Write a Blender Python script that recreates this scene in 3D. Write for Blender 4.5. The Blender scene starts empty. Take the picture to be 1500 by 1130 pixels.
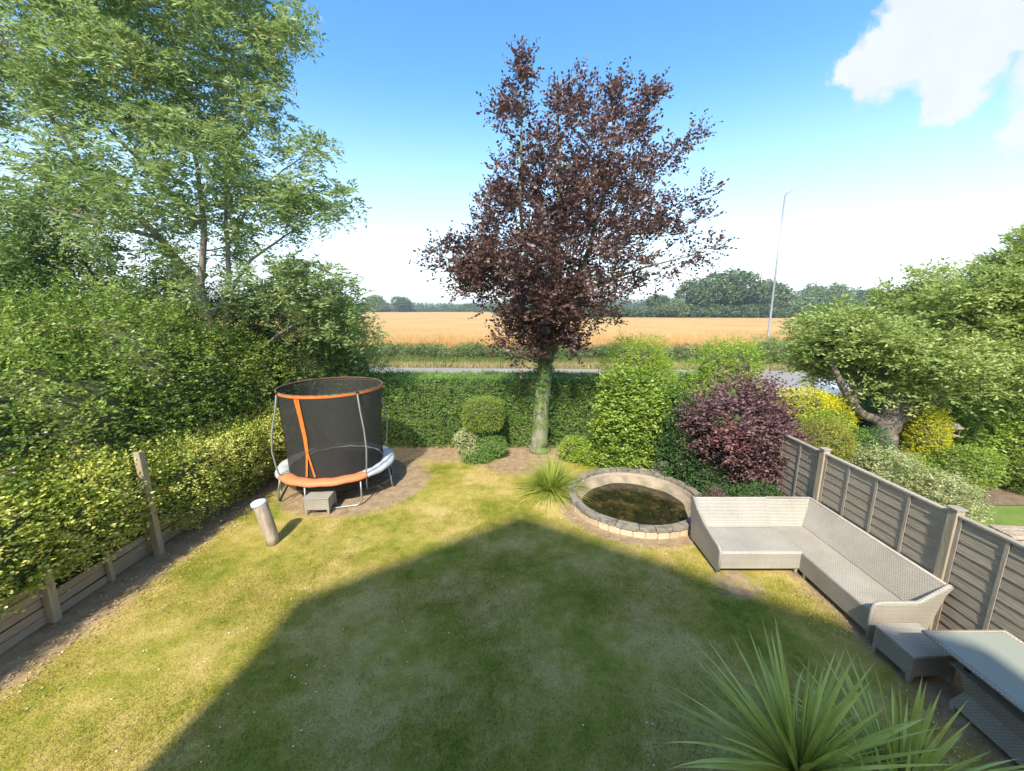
import bpy, bmesh, math, random
import numpy as np
from mathutils import Vector, noise as mnoise
R = math.radians
random.seed(7)
scn = bpy.context.scene
col = scn.collection
rng = np.random.default_rng(11)

# ------------------------------------------------------------------ camera
PITCH = math.atan(115/580)
cd = bpy.data.cameras.new('camera'); cam = bpy.data.objects.new('camera', cd); col.objects.link(cam)
cam.location = (0, 0, 4.1); cam.rotation_euler = (math.pi/2-PITCH, 0, 0)
cd.sensor_width = 36; cd.lens = 36*580/1500; cd.clip_start = .05; cd.clip_end = 6000
scn.camera = cam

# ------------------------------------------------------------------ world, sun, exposure
SUN_EL, SUN_AZ = R(46), R(191.5)           # the sun stands behind the camera, a little to its left
w = bpy.data.worlds.new('World'); scn.world = w; w.use_nodes = True
nt = w.node_tree; nt.nodes.clear()
def N(nt, t, **k):
    n = nt.nodes.new(t)
    for a, b in k.items():
        if a in n.bl_rna.properties: setattr(n, a, b)
        else: n.inputs[a.replace('_', ' ')].default_value = b
    return n
def mth(nt, op, a, b=None, c=None, clamp=False):
    n = nt.nodes.new('ShaderNodeMath'); n.operation = op; n.use_clamp = clamp
    for i, v in enumerate((a, b, c)):
        if v is None: continue
        if isinstance(v, (int, float)): n.inputs[i].default_value = v
        else: nt.links.new(v, n.inputs[i])
    return n.outputs[0]
def mixc(nt, f, a, b, mode='MIX'):
    n = nt.nodes.new('ShaderNodeMix'); n.data_type = 'RGBA'; n.blend_type = mode
    for i, v in ((0, f), (6, a), (7, b)):
        if isinstance(v, (int, float)): n.inputs[i].default_value = v
        elif isinstance(v, (tuple, list)): n.inputs[i].default_value = (*v[:3], 1)
        else: nt.links.new(v, n.inputs[i])
    return n.outputs[2]
sky = N(nt, 'ShaderNodeTexSky', sky_type='NISHITA', sun_disc=False, sun_elevation=SUN_EL, sun_rotation=SUN_AZ,
        air_density=1.0, dust_density=0.6, ozone_density=1.4, altitude=60)
tc = N(nt, 'ShaderNodeTexCoord')
sep = N(nt, 'ShaderNodeSeparateXYZ'); nt.links.new(tc.outputs['Generated'], sep.inputs[0])
# clouds: soft puffs in direction space, broken up with noise
def cdir(px, py):
    u, v = (px-750)/580, -(py-565)/580; c, s = math.cos(PITCH), math.sin(PITCH)
    return Vector((u, c+v*s, -s+v*c)).normalized()
nz = N(nt, 'ShaderNodeTexNoise', Scale=5.0, Detail=7.0, Roughness=.62); nt.links.new(tc.outputs['Generated'], nz.inputs[0])
nz2 = N(nt, 'ShaderNodeTexNoise', Scale=19.0, Detail=6.0, Roughness=.62); nt.links.new(tc.outputs['Generated'], nz2.inputs[0])
wsub = N(nt, 'ShaderNodeVectorMath', operation='SUBTRACT'); nt.links.new(nz2.outputs['Color'], wsub.inputs[0]); wsub.inputs[1].default_value = (.5, .5, .5)
wmul = N(nt, 'ShaderNodeVectorMath', operation='SCALE', Scale=.09); nt.links.new(wsub.outputs[0], wmul.inputs[0])
wadd = N(nt, 'ShaderNodeVectorMath', operation='ADD'); nt.links.new(tc.outputs['Generated'], wadd.inputs[0]); nt.links.new(wmul.outputs[0], wadd.inputs[1])
cloud = None
puffs = [(1305, 80, .070), (1365, 50, .080), (1420, 62, .070), (1445, 30, .065), (1398, 145, .046), (1405, 112, .056), (1262, 98, .045), (1335, 12, .055),
         (1490, 38, .055), (1512, 190, .036), (1640, 60, .12), (1800, -120, .2), (1250, -360, .12), (-300, -150, .2), (300, -500, .2), (-900, 120, .14)]
for a, b, r in puffs:
    d = cdir(a, b)
    dist = N(nt, 'ShaderNodeVectorMath', operation='DISTANCE'); nt.links.new(wadd.outputs[0], dist.inputs[0]); dist.inputs[1].default_value = d
    v = mth(nt, 'SUBTRACT', 1.0, mth(nt, 'DIVIDE', dist.outputs['Value'], r))
    cloud = v if cloud is None else mth(nt, 'SMOOTH_MAX', cloud, v, .06)
cl = mth(nt, 'ADD', cloud, mth(nt, 'MULTIPLY', mth(nt, 'SUBTRACT', nz.outputs[0], .5), 1.1))
mr = N(nt, 'ShaderNodeMapRange', interpolation_type='SMOOTHSTEP'); nt.links.new(cl, mr.inputs[0]); mr.inputs[1].default_value = .10; mr.inputs[2].default_value = .46
cmask = mr.outputs[0]
hs = N(nt, 'ShaderNodeHueSaturation', Saturation=1.28, Value=.63, Hue=.497); nt.links.new(sky.outputs[0], hs.inputs['Color'])
# thin white summer veil towards the horizon, all the way round
el = N(nt, 'ShaderNodeMapRange', interpolation_type='SMOOTHSTEP'); nt.links.new(sep.outputs[2], el.inputs[0])
el.inputs[1].default_value = .46; el.inputs[2].default_value = -.10; el.inputs[3].default_value = 0; el.inputs[4].default_value = 1.0
base = mixc(nt, el.outputs[0], hs.outputs[0], (2.2, 2.42, 2.58))
cc = mixc(nt, mth(nt, 'MULTIPLY', nz2.outputs[0], 1.0, clamp=True), (1.45, 1.58, 1.82), (1.85, 1.92, 2.02))
skyc = mixc(nt, mth(nt, 'MULTIPLY', cmask, .95), base, cc)
bg = N(nt, 'ShaderNodeBackground', Strength=.15); nt.links.new(skyc, bg.inputs[0])
out = N(nt, 'ShaderNodeOutputWorld'); nt.links.new(bg.outputs[0], out.inputs[0])

sl = bpy.data.lights.new('sun', 'SUN'); sl.energy = 2.0; sl.angle = R(2.2); sl.color = (1, .94, .84)
sun = bpy.data.objects.new('sun', sl); col.objects.link(sun)
sd = Vector((math.sin(SUN_AZ)*math.cos(SUN_EL), math.cos(SUN_AZ)*math.cos(SUN_EL), math.sin(SUN_EL)))
sun.rotation_euler = sd.to_track_quat('Z', 'Y').to_euler(); sun.location = (0, -5, 20)
scn.view_settings.view_transform = 'Standard'; scn.view_settings.look = 'None'; scn.view_settings.gamma = 1
scn.view_settings.use_curve_mapping = False; scn.view_settings.exposure = 1.9
scn.cycles.max_bounces = 6; scn.cycles.transparent_max_bounces = 12

# ------------------------------------------------------------------ helpers
def tag(o, label=None, cat=None, group=None, kind=None):
    if label: o['label'] = label
    if cat: o['category'] = cat
    if group: o['group'] = group
    if kind: o['kind'] = kind
    return o
def empty(name, loc, label, cat, group=None, rz=0):
    o = bpy.data.objects.new(name, None); col.objects.link(o); o.location = loc; o.rotation_euler = (0, 0, rz)
    o.empty_display_size = .1
    return tag(o, label, cat, group)
def link(name, me, parent=None):
    o = bpy.data.objects.new(name, me); col.objects.link(o)
    if parent is not None: o.parent = parent
    return o
def npmesh(name, V, nper, mat, parent=None, faces=None, attr=None, smooth=False):
    """V (n,3); faces given or consecutive groups of nper verts"""
    V = np.asarray(V, dtype=np.float32)
    me = bpy.data.meshes.new(name); me.vertices.add(len(V)); me.vertices.foreach_set('co', V.ravel())
    if faces is None: idx = np.arange(len(V), dtype=np.int32); nf = len(V)//nper
    else: faces = np.asarray(faces, dtype=np.int32); idx = faces.ravel(); nf = len(faces); nper = faces.shape[1]
    me.loops.add(len(idx)); me.loops.foreach_set('vertex_index', idx)
    me.polygons.add(nf); me.polygons.foreach_set('loop_start', np.arange(nf, dtype=np.int32)*nper)
    me.polygons.foreach_set('loop_total', np.full(nf, nper, dtype=np.int32))
    if smooth: me.polygons.foreach_set('use_smooth', np.ones(nf, dtype=bool))
    if attr is not None:
        a = me.attributes.new('mask', 'FLOAT', 'POINT'); a.data.foreach_set('value', np.asarray(attr, dtype=np.float32))
    me.update(calc_edges=True); me.materials.append(mat)
    return link(name, me, parent)
class MB:
    """collects shapes for ONE mesh object, in local coordinates of its parent"""
    def __init__(s): s.V = []; s.F = []
    def add(s, vs, fs):
        b = len(s.V); s.V += [tuple(v) for v in vs]; s.F += [tuple(i+b for i in f) for f in fs]
    def box(s, x0, x1, y0, y1, z0, z1):
        s.hexa([(x0,y0,z0),(x1,y0,z0),(x1,y1,z0),(x0,y1,z0),(x0,y0,z1),(x1,y0,z1),(x1,y1,z1),(x0,y1,z1)])
    def hexa(s, p):
        s.add(p, [(0,3,2,1),(4,5,6,7),(0,1,5,4),(1,2,6,5),(2,3,7,6),(3,0,4,7)])
    def prism(s, poly, ext):      # poly: list of 3-d points, ext: vector
        n = len(poly); e = Vector(ext)
        s.add([Vector(p) for p in poly]+[Vector(p)+e for p in poly],
              [tuple(range(n-1,-1,-1)), tuple(range(n, 2*n))]+[(i,(i+1)%n,n+(i+1)%n,n+i) for i in range(n)])
    def tube(s, pts, rad, sides=8, closed=False, cap=True, jit=0):
        pts = [Vector(p) for p in pts]; n = len(pts)
        if not hasattr(rad, '__len__'): rad = [rad]*n
        b = len(s.V); prev = None
        for i, p in enumerate(pts):
            if closed: t = pts[(i+1)%n]-pts[i-1]
            else: t = pts[min(i+1,n-1)]-pts[max(i-1,0)]
            t.normalize()
            if prev is None: a = t.orthogonal().normalized()
            else: a = (prev-t*prev.dot(t)).normalized()
            prev = a; c = t.cross(a)
            for k in range(sides):
                an = 2*math.pi*k/sides; r = rad[i]*(1+jit*math.sin(3*an+i*1.7)+jit*.6*math.sin(7*an+i))
                s.V.append(tuple(p+(a*math.cos(an)+c*math.sin(an))*r))
        m = n if closed else n-1
        for i in range(m):
            for k in range(sides):
                a0 = b+i*sides+k; a1 = b+i*sides+(k+1)%sides; j = ((i+1)%n)*sides
                s.F.append((a0, a1, b+j+(k+1)%sides, b+j+k))
        if cap and not closed:
            s.F.append(tuple(b+k for k in range(sides-1,-1,-1))); s.F.append(tuple(b+(n-1)*sides+k for k in range(sides)))
    def build(s, name, mat, parent=None, bevel=0, smooth=False):
        me = bpy.data.meshes.new(name); me.from_pydata(s.V, [], s.F); me.update()
        bm = bmesh.new(); bm.from_mesh(me); bmesh.ops.recalc_face_normals(bm, faces=bm.faces)
        if bevel: bmesh.ops.bevel(bm, geom=list(bm.edges), offset=bevel, segments=2, affect='EDGES', profile=.5)
        bm.to_mesh(me); bm.free()
        if smooth:
            for p in me.polygons: p.use_smooth = True
        me.materials.append(mat)
        return link(name, me, parent)
def nrm(a): return a/np.maximum(np.linalg.norm(a, axis=-1, keepdims=True), 1e-9)
def rsph(n, g=None):
    g = g or rng
    return nrm(g.normal(size=(n, 3)))

# ------------------------------------------------------------------ materials
def M0(name):
    m = bpy.data.materials.new(name); m.use_nodes = True; nt = m.node_tree; nt.nodes.clear()
    o = nt.nodes.new('ShaderNodeOutputMaterial'); return m, nt, o
def noisetex(nt, scale, detail=4, rough=.55, vec=None, stretch=None):
    t = N(nt, 'ShaderNodeTexNoise', Scale=scale, Detail=detail, Roughness=rough)
    if vec is None:
        tcn = nt.nodes.new('ShaderNodeTexCoord'); vec = tcn.outputs['Object']
    if stretch:
        mp = N(nt, 'ShaderNodeMapping', Scale=stretch); nt.links.new(vec, mp.inputs[0]); vec = mp.outputs[0]
    nt.links.new(vec, t.inputs[0]); return t.outputs[0]
def ramp(nt, fac, stops):
    r = nt.nodes.new('ShaderNodeValToRGB'); e = r.color_ramp.elements
    while len(e) < len(stops): e.new(.5)
    for i, (p, c) in enumerate(stops): e[i].position = p; e[i].color = (*c, 1)
    nt.links.new(fac, r.inputs[0]); return r.outputs[0]
def plain(name, c1, c2=None, scale=8, rough=.7, bump=.0, metal=0, stretch=None, spec=.5, detail=5, spots=None):
    m, nt, o = M0(name); p = N(nt, 'ShaderNodeBsdfPrincipled', Roughness=rough, Metallic=metal); p.inputs['Specular IOR Level'].default_value = spec
    c2 = c2 or tuple(v*.8 for v in c1)
    f = noisetex(nt, scale, detail, .6, stretch=stretch)
    c = ramp(nt, f, [(.3, c1), (.7, c2)])
    if spots:
        f2 = noisetex(nt, spots[1], 3, .5); c = mixc(nt, ramp(nt, f2, [(.5, (0,0,0)), (.62, (1,1,1))]), c, spots[0])
    # each piece a tone of its own
    oi = nt.nodes.new('ShaderNodeObjectInfo')
    v = mth(nt, 'ADD', mth(nt, 'MULTIPLY', oi.outputs['Random'], .22), .89)
    c = mixc(nt, 1.0, c, v, 'MULTIPLY') if False else c
    hsv = nt.nodes.new('ShaderNodeHueSaturation'); nt.links.new(v, hsv.inputs['Value']); nt.links.new(c, hsv.inputs['Color'])
    nt.links.new(hsv.outputs[0], p.inputs['Base Color'])
    if bump:
        b = N(nt, 'ShaderNodeBump', Strength=bump, Distance=.02); nt.links.new(f, b.inputs['Height']); nt.links.new(b.outputs[0], p.inputs['Normal'])
    nt.links.new(p.outputs[0], o.inputs[0]); return m
def leafmat(name, cols, trans=.35, rough=.5, patch=1.2, spec=.35):
    """cols: list of (position, colour): each leaf its own tone; patch noise makes whole sprays differ"""
    m, nt, o = M0(name)
    g = nt.nodes.new('ShaderNodeNewGeometry'); f = noisetex(nt, patch, 3, .6, vec=g.outputs['Position'])
    v = mth(nt, 'ADD', mth(nt, 'MULTIPLY', g.outputs['Random Per Island'], .6), mth(nt, 'MULTIPLY', mth(nt, 'SUBTRACT', f, .3), 1.0), clamp=True)
    c = ramp(nt, v, cols)
    p = N(nt, 'ShaderNodeBsdfPrincipled', Roughness=rough); p.inputs['Specular IOR Level'].default_value = spec
    nt.links.new(c, p.inputs['Base Color'])
    t = N(nt, 'ShaderNodeBsdfTranslucent'); hsn = N(nt, 'ShaderNodeHueSaturation', Saturation=1.1, Value=1.3, Hue=.49)
    nt.links.new(c, hsn.inputs['Color']); nt.links.new(hsn.outputs[0], t.inputs[0])
    mx = N(nt, 'ShaderNodeMixShader'); mx.inputs[0].default_value = trans
    nt.links.new(p.outputs[0], mx.inputs[1]); nt.links.new(t.outputs[0], mx.inputs[2]); nt.links.new(mx.outputs[0], o.inputs[0])
    return m
def barkmat(name, c1, c2, moss=None):
    m, nt, o = M0(name); p = N(nt, 'ShaderNodeBsdfPrincipled', Roughness=.9)
    f = noisetex(nt, 14, 6, .65, stretch=(1, 1, .25)); c = ramp(nt, f, [(.35, c1), (.65, c2)])
    if moss:
        f2 = noisetex(nt, 2.5, 4, .6); c = mixc(nt, ramp(nt, f2, [(.36, (0,0,0)), (.58, (1,1,1))]), c, moss)
    nt.links.new(c, p.inputs['Base Color'])
    b = N(nt, 'ShaderNodeBump', Strength=.7, Distance=.03); nt.links.new(f, b.inputs['Height']); nt.links.new(b.outputs[0], p.inputs['Normal'])
    nt.links.new(p.outputs[0], o.inputs[0]); return m

def lawncolor(nt, pos):
    """patchy summer lawn: green, olive and dried-out straw"""
    f1 = noisetex(nt, .75, 5, .62, vec=pos); f2 = noisetex(nt, 4.5, 5, .65, vec=pos)
    v = mth(nt, 'ADD', mth(nt, 'MULTIPLY', f1, .72), mth(nt, 'MULTIPLY', f2, .28))
    return ramp(nt, v, [(.36, (.155, .185, .020)), (.44, (.27, .25, .038)), (.51, (.37, .30, .070)), (.59, (.49, .375, .130))])
def soilcolor(nt, pos):
    f = noisetex(nt, 6, 6, .7, vec=pos); return ramp(nt, f, [(.3, (.21, .14, .08)), (.5, (.32, .225, .13)), (.72, (.43, .32, .20))])
def lawnmat():
    m, nt, o = M0('lawn_turf'); g = nt.nodes.new('ShaderNodeNewGeometry'); pos = g.outputs['Position']
    p = N(nt, 'ShaderNodeBsdfPrincipled', Roughness=.95); p.inputs['Specular IOR Level'].default_value = .1
    a = N(nt, 'ShaderNodeAttribute', attribute_name='mask')
    fn = noisetex(nt, 5, 6, .7, vec=pos)
    k = mth(nt, 'ADD', a.outputs['Fac'], mth(nt, 'MULTIPLY', mth(nt, 'SUBTRACT', fn, .5), 1.1))
    mrn = N(nt, 'ShaderNodeMapRange', interpolation_type='SMOOTHSTEP'); nt.links.new(k, mrn.inputs[0]); mrn.inputs[1].default_value = .3; mrn.inputs[2].default_value = .7
    c = mixc(nt, mrn.outputs[0], lawncolor(nt, pos), soilcolor(nt, pos))
    ff = noisetex(nt, 60, 3, .6, vec=pos); c = mixc(nt, .5, c, ramp(nt, ff, [(.3, (.7, .7, .7)), (.7, (1.35, 1.35, 1.35))]), 'MULTIPLY')
    nt.links.new(c, p.inputs['Base Color'])
    b = N(nt, 'ShaderNodeBump', Strength=.5, Distance=.02); nt.links.new(ff, b.inputs['Height']); nt.links.new(b.outputs[0], p.inputs['Normal'])
    nt.links.new(p.outputs[0], o.inputs[0]); return m
def blademat():
    m, nt, o = M0('grass_blade'); g = nt.nodes.new('ShaderNodeNewGeometry')
    c = lawncolor(nt, g.outputs['Position'])
    v = mth(nt, 'ADD', mth(nt, 'MULTIPLY', g.outputs['Random Per Island'], .7), .68)
    h = nt.nodes.new('ShaderNodeHueSaturation'); nt.links.new(c, h.inputs['Color']); nt.links.new(v, h.inputs['Value'])
    p = N(nt, 'ShaderNodeBsdfPrincipled', Roughness=.7); p.inputs['Specular IOR Level'].default_value = .2; nt.links.new(h.outputs[0], p.inputs['Base Color'])
    t = N(nt, 'ShaderNodeBsdfTranslucent'); nt.links.new(h.outputs[0], t.inputs[0])
    mx = N(nt, 'ShaderNodeMixShader'); mx.inputs[0].default_value = .35
    nt.links.new(p.outputs[0], mx.inputs[1]); nt.links.new(t.outputs[0], mx.inputs[2]); nt.links.new(mx.outputs[0], o.inputs[0]); return m
def wheatmat():
    m, nt, o = M0('ripe_wheat'); g = nt.nodes.new('ShaderNodeNewGeometry'); pos = g.outputs['Position']
    f = noisetex(nt, .06, 4, .6, vec=pos); f2 = noisetex(nt, .6, 6, .7, vec=pos, stretch=(.35, 1.6, 1))
    c = ramp(nt, mth(nt, 'ADD', mth(nt, 'MULTIPLY', f, .5), mth(nt, 'MULTIPLY', f2, .5)), [(.38, (.45, .262, .085)), (.62, (.58, .36, .135))])
    # tramlines: wheel tracks sweeping across the crop
    s = nt.nodes.new('ShaderNodeSeparateXYZ'); nt.links.new(pos, s.inputs[0])
    wob = mth(nt, 'MULTIPLY', noisetex(nt, .03, 2, .5, vec=pos), 9)
    q = mth(nt, 'ADD', mth(nt, 'ADD', mth(nt, 'MULTIPLY', s.outputs[0], .42), mth(nt, 'MULTIPLY', s.outputs[1], .9)), wob)
    fr = mth(nt, 'ABSOLUTE', mth(nt, 'SUBTRACT', mth(nt, 'FRACT', mth(nt, 'DIVIDE', q, 24.0)), .5))
    line = mth(nt, 'LESS_THAN', fr, .018)
    far = mth(nt, 'LESS_THAN', mth(nt, 'ABSOLUTE', mth(nt, 'SUBTRACT', s.outputs[1], mth(nt, 'ADD', 148, mth(nt, 'MULTIPLY', s.outputs[0], .1)))), 2.2)
    c = mixc(nt, mth(nt, 'MULTIPLY', mth(nt, 'MAXIMUM', line, far), .38), c, (.26, .17, .055))
    p = N(nt, 'ShaderNodeBsdfPrincipled', Roughness=.9); p.inputs['Specular IOR Level'].default_value = .15; nt.links.new(c, p.inputs['Base Color'])
    b = N(nt, 'ShaderNodeBump', Strength=.8, Distance=.25); nt.links.new(f2, b.inputs['Height']); nt.links.new(b.outputs[0], p.inputs['Normal'])
    nt.links.new(p.outputs[0], o.inputs[0]); return m
def wickermat(name, c1, c2, scale=55, axis_rib=False, coord='Object'):
    """woven strands: over-under relief of flat synthetic rattan"""
    m, nt, o = M0(name); t = nt.nodes.new('ShaderNodeTexCoord')
    br = N(nt, 'ShaderNodeTexBrick', Scale=scale, offset=.5, Mortar_Size=.055, Mortar_Smooth=.3, Brick_Width=.6 if not axis_rib else 12, Row_Height=.36 if not axis_rib else .5)
    uv = N(nt, 'ShaderNodeUVMap'); nt.links.new(uv.outputs[0], br.inputs['Vector'])
    f = noisetex(nt, 2.2, 4, .6)
    f3 = noisetex(nt, 30, 2, .5)
    c = ramp(nt, mth(nt, 'ADD', mth(nt, 'MULTIPLY', f, .7), mth(nt, 'MULTIPLY', f3, .3)), [(.35, c1), (.65, c2)])
    gap = ramp(nt, br.outputs['Fac'], [(0, (1, 1, 1)), (1, (.52, .49, .44))])
    c = mixc(nt, 1.0, c, gap, 'MULTIPLY')
    p = N(nt, 'ShaderNodeBsdfPrincipled', Roughness=.55); nt.links.new(c, p.inputs['Base Color'])
    b = N(nt, 'ShaderNodeBump', Strength=.9, Distance=.006, invert=True); nt.links.new(br.outputs['Fac'], b.inputs['Height']); nt.links.new(b.outputs[0], p.inputs['Normal'])
    nt.links.new(p.outputs[0], o.inputs[0]); return m
def boxuv(o, s=1.0):
    me = o.data; uv = me.uv_layers.new(name='UVMap')
    for p in me.polygons:
        n = p.normal; ax = max(range(3), key=lambda i: abs(n[i]))
        for li in p.loop_indices:
            c = me.vertices[me.loops[li].vertex_index].co
            u = (c.y, c.z) if ax == 0 else (c.x, c.z) if ax == 1 else (c.x, c.y)
            uv.data[li].uv = (u[0]*s, u[1]*s)
    return o

MT = {}
MT['lawn'] = lawnmat(); MT['blade'] = blademat(); MT['wheat'] = wheatmat()
MT['ground'] = plain('rough_ground', (.12, .13, .04), (.2, .17, .07), 1.5, .95, .3)
MT['farground'] = plain('far_meadow', (.06, .085, .025), (.11, .12, .04), .05, .95)
MT['soil'] = plain('bare_soil', (.14, .09, .05), (.26, .18, .11), 5, .95, .6, detail=8)
MT['road'] = plain('asphalt', (.27, .235, .195), (.34, .30, .255), 1.2, .9, .2, detail=10)
MT['kerb'] = plain('kerb_concrete', (.45, .43, .39), (.36, .34, .31), 5, .9)
MT['paint'] = plain('road_paint', (.75, .74, .70), (.6, .6, .56), 12, .7)
MT['ngrass'] = plain('mown_grass', (.09, .15, .02), (.16, .2, .03), 3, .95, .5, detail=9)
MT['path'] = plain('pavement_asphalt', (.28, .26, .24), (.33, .31, .28), 3, .9)
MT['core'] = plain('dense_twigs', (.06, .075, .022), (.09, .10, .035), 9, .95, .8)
MT['ashbark'] = barkmat('ash_bark', (.17, .14, .11), (.34, .30, .25))
MT['bark'] = barkmat('brown_bark', (.085, .06, .04), (.20, .155, .11))
MT['beechbark'] = barkmat('mossy_beech_bark', (.17, .155, .10), (.36, .32, .23), (.13, .19, .045))
MT['cherrybark'] = barkmat('cherry_bark', (.10, .075, .055), (.24, .19, .145))
G = lambda *c: list(zip([i/(len(c)-1)*.9+.05 for i in range(len(c))], c))
MT['ash'] = leafmat('ash_leaves', G((0.107, 0.184, 0.061), (0.253, 0.349, 0.120), (0.485, 0.531, 0.217)), .4)
MT['darktree'] = leafmat('dark_hazel_leaves', G((0.062, 0.120, 0.034), (0.125, 0.208, 0.060), (0.300, 0.339, 0.094)), .3)
MT['haw'] = leafmat('bramble_leaves', G((0.086, 0.163, 0.031), (0.222, 0.327, 0.062), (0.489, 0.541, 0.124)), .35, patch=.9)
MT['dullgreen'] = leafmat('hawthorn_leaves', G((0.092, 0.180, 0.039), (0.186, 0.305, 0.067), (0.431, 0.444, 0.121)), .3)  # the leaves' own dull green
MT['blossom'] = leafmat('pale_seedheads', G((.35, .28, .2), (.5, .42, .32), (.65, .6, .5)), .2)
MT['euon'] = leafmat('variegated_ivy_leaves', G((0.104, 0.204, 0.026), (0.294, 0.393, 0.053), (0.735, 0.685, 0.158), (0.776, 0.800, 0.370)), .3, patch=1.5)
MT['hedge'] = leafmat('hedge_leaves', G((0.085, 0.176, 0.031), (0.180, 0.324, 0.065), (0.359, 0.491, 0.114)), .3, patch=1.5)
MT['topi'] = leafmat('privet_leaves', G((0.119, 0.211, 0.026), (0.238, 0.330, 0.053), (0.396, 0.449, 0.106)), .3, patch=4)
MT['varieg'] = leafmat('cream_variegated_leaves', G((.13, .2, .05), (.42, .45, .2), (.7, .68, .45)), .3, patch=4)
MT['beech'] = leafmat('copper_leaves', G((0.056, 0.030, 0.025), (0.126, 0.067, 0.051), (0.254, 0.155, 0.112)), .28, .42, patch=.8, spec=.5)
MT['ivy'] = leafmat('ivy_leaves', G((0.040, 0.088, 0.019), (0.080, 0.160, 0.032), (0.160, 0.256, 0.048)), .25)
MT['clump'] = leafmat('sedge_blades', G((0.204, 0.288, 0.036), (0.360, 0.432, 0.072), (0.552, 0.552, 0.168)), .4, patch=4)
MT['laurel'] = leafmat('laurel_leaves', G((0.124, 0.209, 0.030), (0.268, 0.384, 0.062), (0.454, 0.543, 0.103)), .3, .35, patch=1.6)
MT['lime'] = leafmat('fresh_green_leaves', G((0.161, 0.276, 0.033), (0.324, 0.450, 0.057), (0.517, 0.608, 0.115)), .4, patch=1.4)
MT['cot'] = leafmat('purple_leaves', G((0.079, 0.041, 0.045), (0.180, 0.096, 0.091), (0.331, 0.192, 0.160)), .25, .55, patch=2)
MT['redspray'] = leafmat('red_leaves', G((0.200, 0.078, 0.078), (0.300, 0.130, 0.117), (0.360, 0.195, 0.169)), .3)
MT['dark'] = leafmat('dark_shrub_leaves', G((0.034, 0.084, 0.025), (0.076, 0.151, 0.042), (0.151, 0.252, 0.067)), .25)
MT['gold'] = leafmat('golden_leaves', G((0.342, 0.389, 0.030), (0.646, 0.605, 0.035), (0.800, 0.756, 0.060)), .3)
MT['oldgold'] = leafmat('bronze_yellow_leaves', G((0.135, 0.179, 0.025), (0.288, 0.294, 0.040), (0.432, 0.399, 0.060)), .3)
MT['cherry'] = leafmat('cherry_leaves', G((0.159, 0.232, 0.062), (0.318, 0.404, 0.111), (0.567, 0.588, 0.224)), .4, patch=.9)
MT['spirea'] = leafmat('cream_green_leaves', G((.14, .22, .05), (.40, .42, .17), (.66, .62, .36)), .3, patch=2.5)
MT['fardark'] = leafmat('far_oak_leaves', G((0.068, 0.112, 0.045), (0.112, 0.165, 0.063), (0.180, 0.240, 0.090)), .2, patch=.15)  # tones lifted: some distance haze is put into the leaf colour
MT['farlight'] = leafmat('far_field_tree_leaves', G((0.108, 0.162, 0.068), (0.176, 0.243, 0.095), (0.270, 0.324, 0.135)), .2, patch=.15)
MT['roadhedge'] = leafmat('road_hedge_leaves', G((0.067, 0.118, 0.033), (0.131, 0.210, 0.059), (0.290, 0.355, 0.115)), .3, patch=.6)
MT['verge'] = leafmat('dry_verge_blades', G((.22, .22, .07), (.40, .33, .14), (.56, .46, .24)), .3, patch=.5)
MT['greenverge'] = leafmat('green_verge_blades', G((.1, .16, .03), (.2, .25, .05), (.33, .32, .1)), .3, patch=.5)
MT['cord'] = leafmat('strap_leaves', G((0.248, 0.305, 0.071), (0.495, 0.521, 0.117), (0.800, 0.754, 0.258)), .25, .38, patch=3)
_m = MT['cord']; _nt = _m.node_tree; _p = [n for n in _nt.nodes if n.type == 'BSDF_PRINCIPLED'][0]; _c = _p.inputs['Base Color'].links[0].from_socket
_t = _nt.nodes.new('ShaderNodeTexCoord'); _s = _nt.nodes.new('ShaderNodeSeparateXYZ'); _nt.links.new(_t.outputs['Object'], _s.inputs[0])
_r = N(_nt, 'ShaderNodeMapRange', interpolation_type='SMOOTHSTEP'); _nt.links.new(_s.outputs[0], _r.inputs[0]); _r.inputs[1].default_value = .84; _r.inputs[2].default_value = .97
_oi = _nt.nodes.new('ShaderNodeObjectInfo'); _h = _nt.nodes.new('ShaderNodeHueSaturation'); _nt.links.new(mth(_nt, 'ADD', mth(_nt, 'MULTIPLY', _oi.outputs['Random'], .7), .65), _h.inputs['Value'])
_nt.links.new(mixc(_nt, mth(_nt, 'MULTIPLY', _r.outputs[0], .85), _c, (.42, .32, .15)), _h.inputs['Color']); _nt.links.new(_h.outputs[0], _p.inputs['Base Color'])
MT['oldwood'] = plain('weathered_plank', (.38, .27, .165), (.50, .38, .25), 6, .85, .5, stretch=(6, .5, 8), detail=8)
MT['greywood'] = plain('grey_fence_slat', (.27, .22, .155), (.42, .35, .255), 6, .85, .5, stretch=(6, .9, 12), detail=9)
MT['batten'] = plain('pale_fence_rail', (.29, .245, .18), (.40, .34, .26), 7, .85, .4, stretch=(3, 3, .6), detail=8)
MT['post'] = plain('fence_post', (.31, .25, .16), (.43, .35, .235), 5, .85, .4, stretch=(5, 5, .5), detail=8)
MT['log'] = barkmat('dead_log', (.26, .19, .13), (.5, .40, .29))
MT['white'] = plain('white_paint', (.78, .79, .80), (.66, .68, .7), 6, .6)
MT['steel'] = plain('galvanised_tube', (.36, .36, .35), (.27, .27, .26), 9, .4, metal=.5)
MT['pole'] = plain('grey_foam_pole', (.17, .17, .15), (.24, .24, .21), 9, .7)
MT['orange'] = plain('orange_fabric', (.80, .20, .025), (.66, .15, .02), 9, .7)
MT['peach'] = plain('faded_orange_pad', (.66, .22, .085), (.58, .18, .065), 5, .6, .15)
MT['pad'] = plain('pale_grey_pad', (.50, .51, .50), (.42, .44, .44), 5, .6, .15)
MT['mat'] = plain('black_jump_mat', (.02, .02, .022), (.03, .03, .03), 20, .7)
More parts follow.
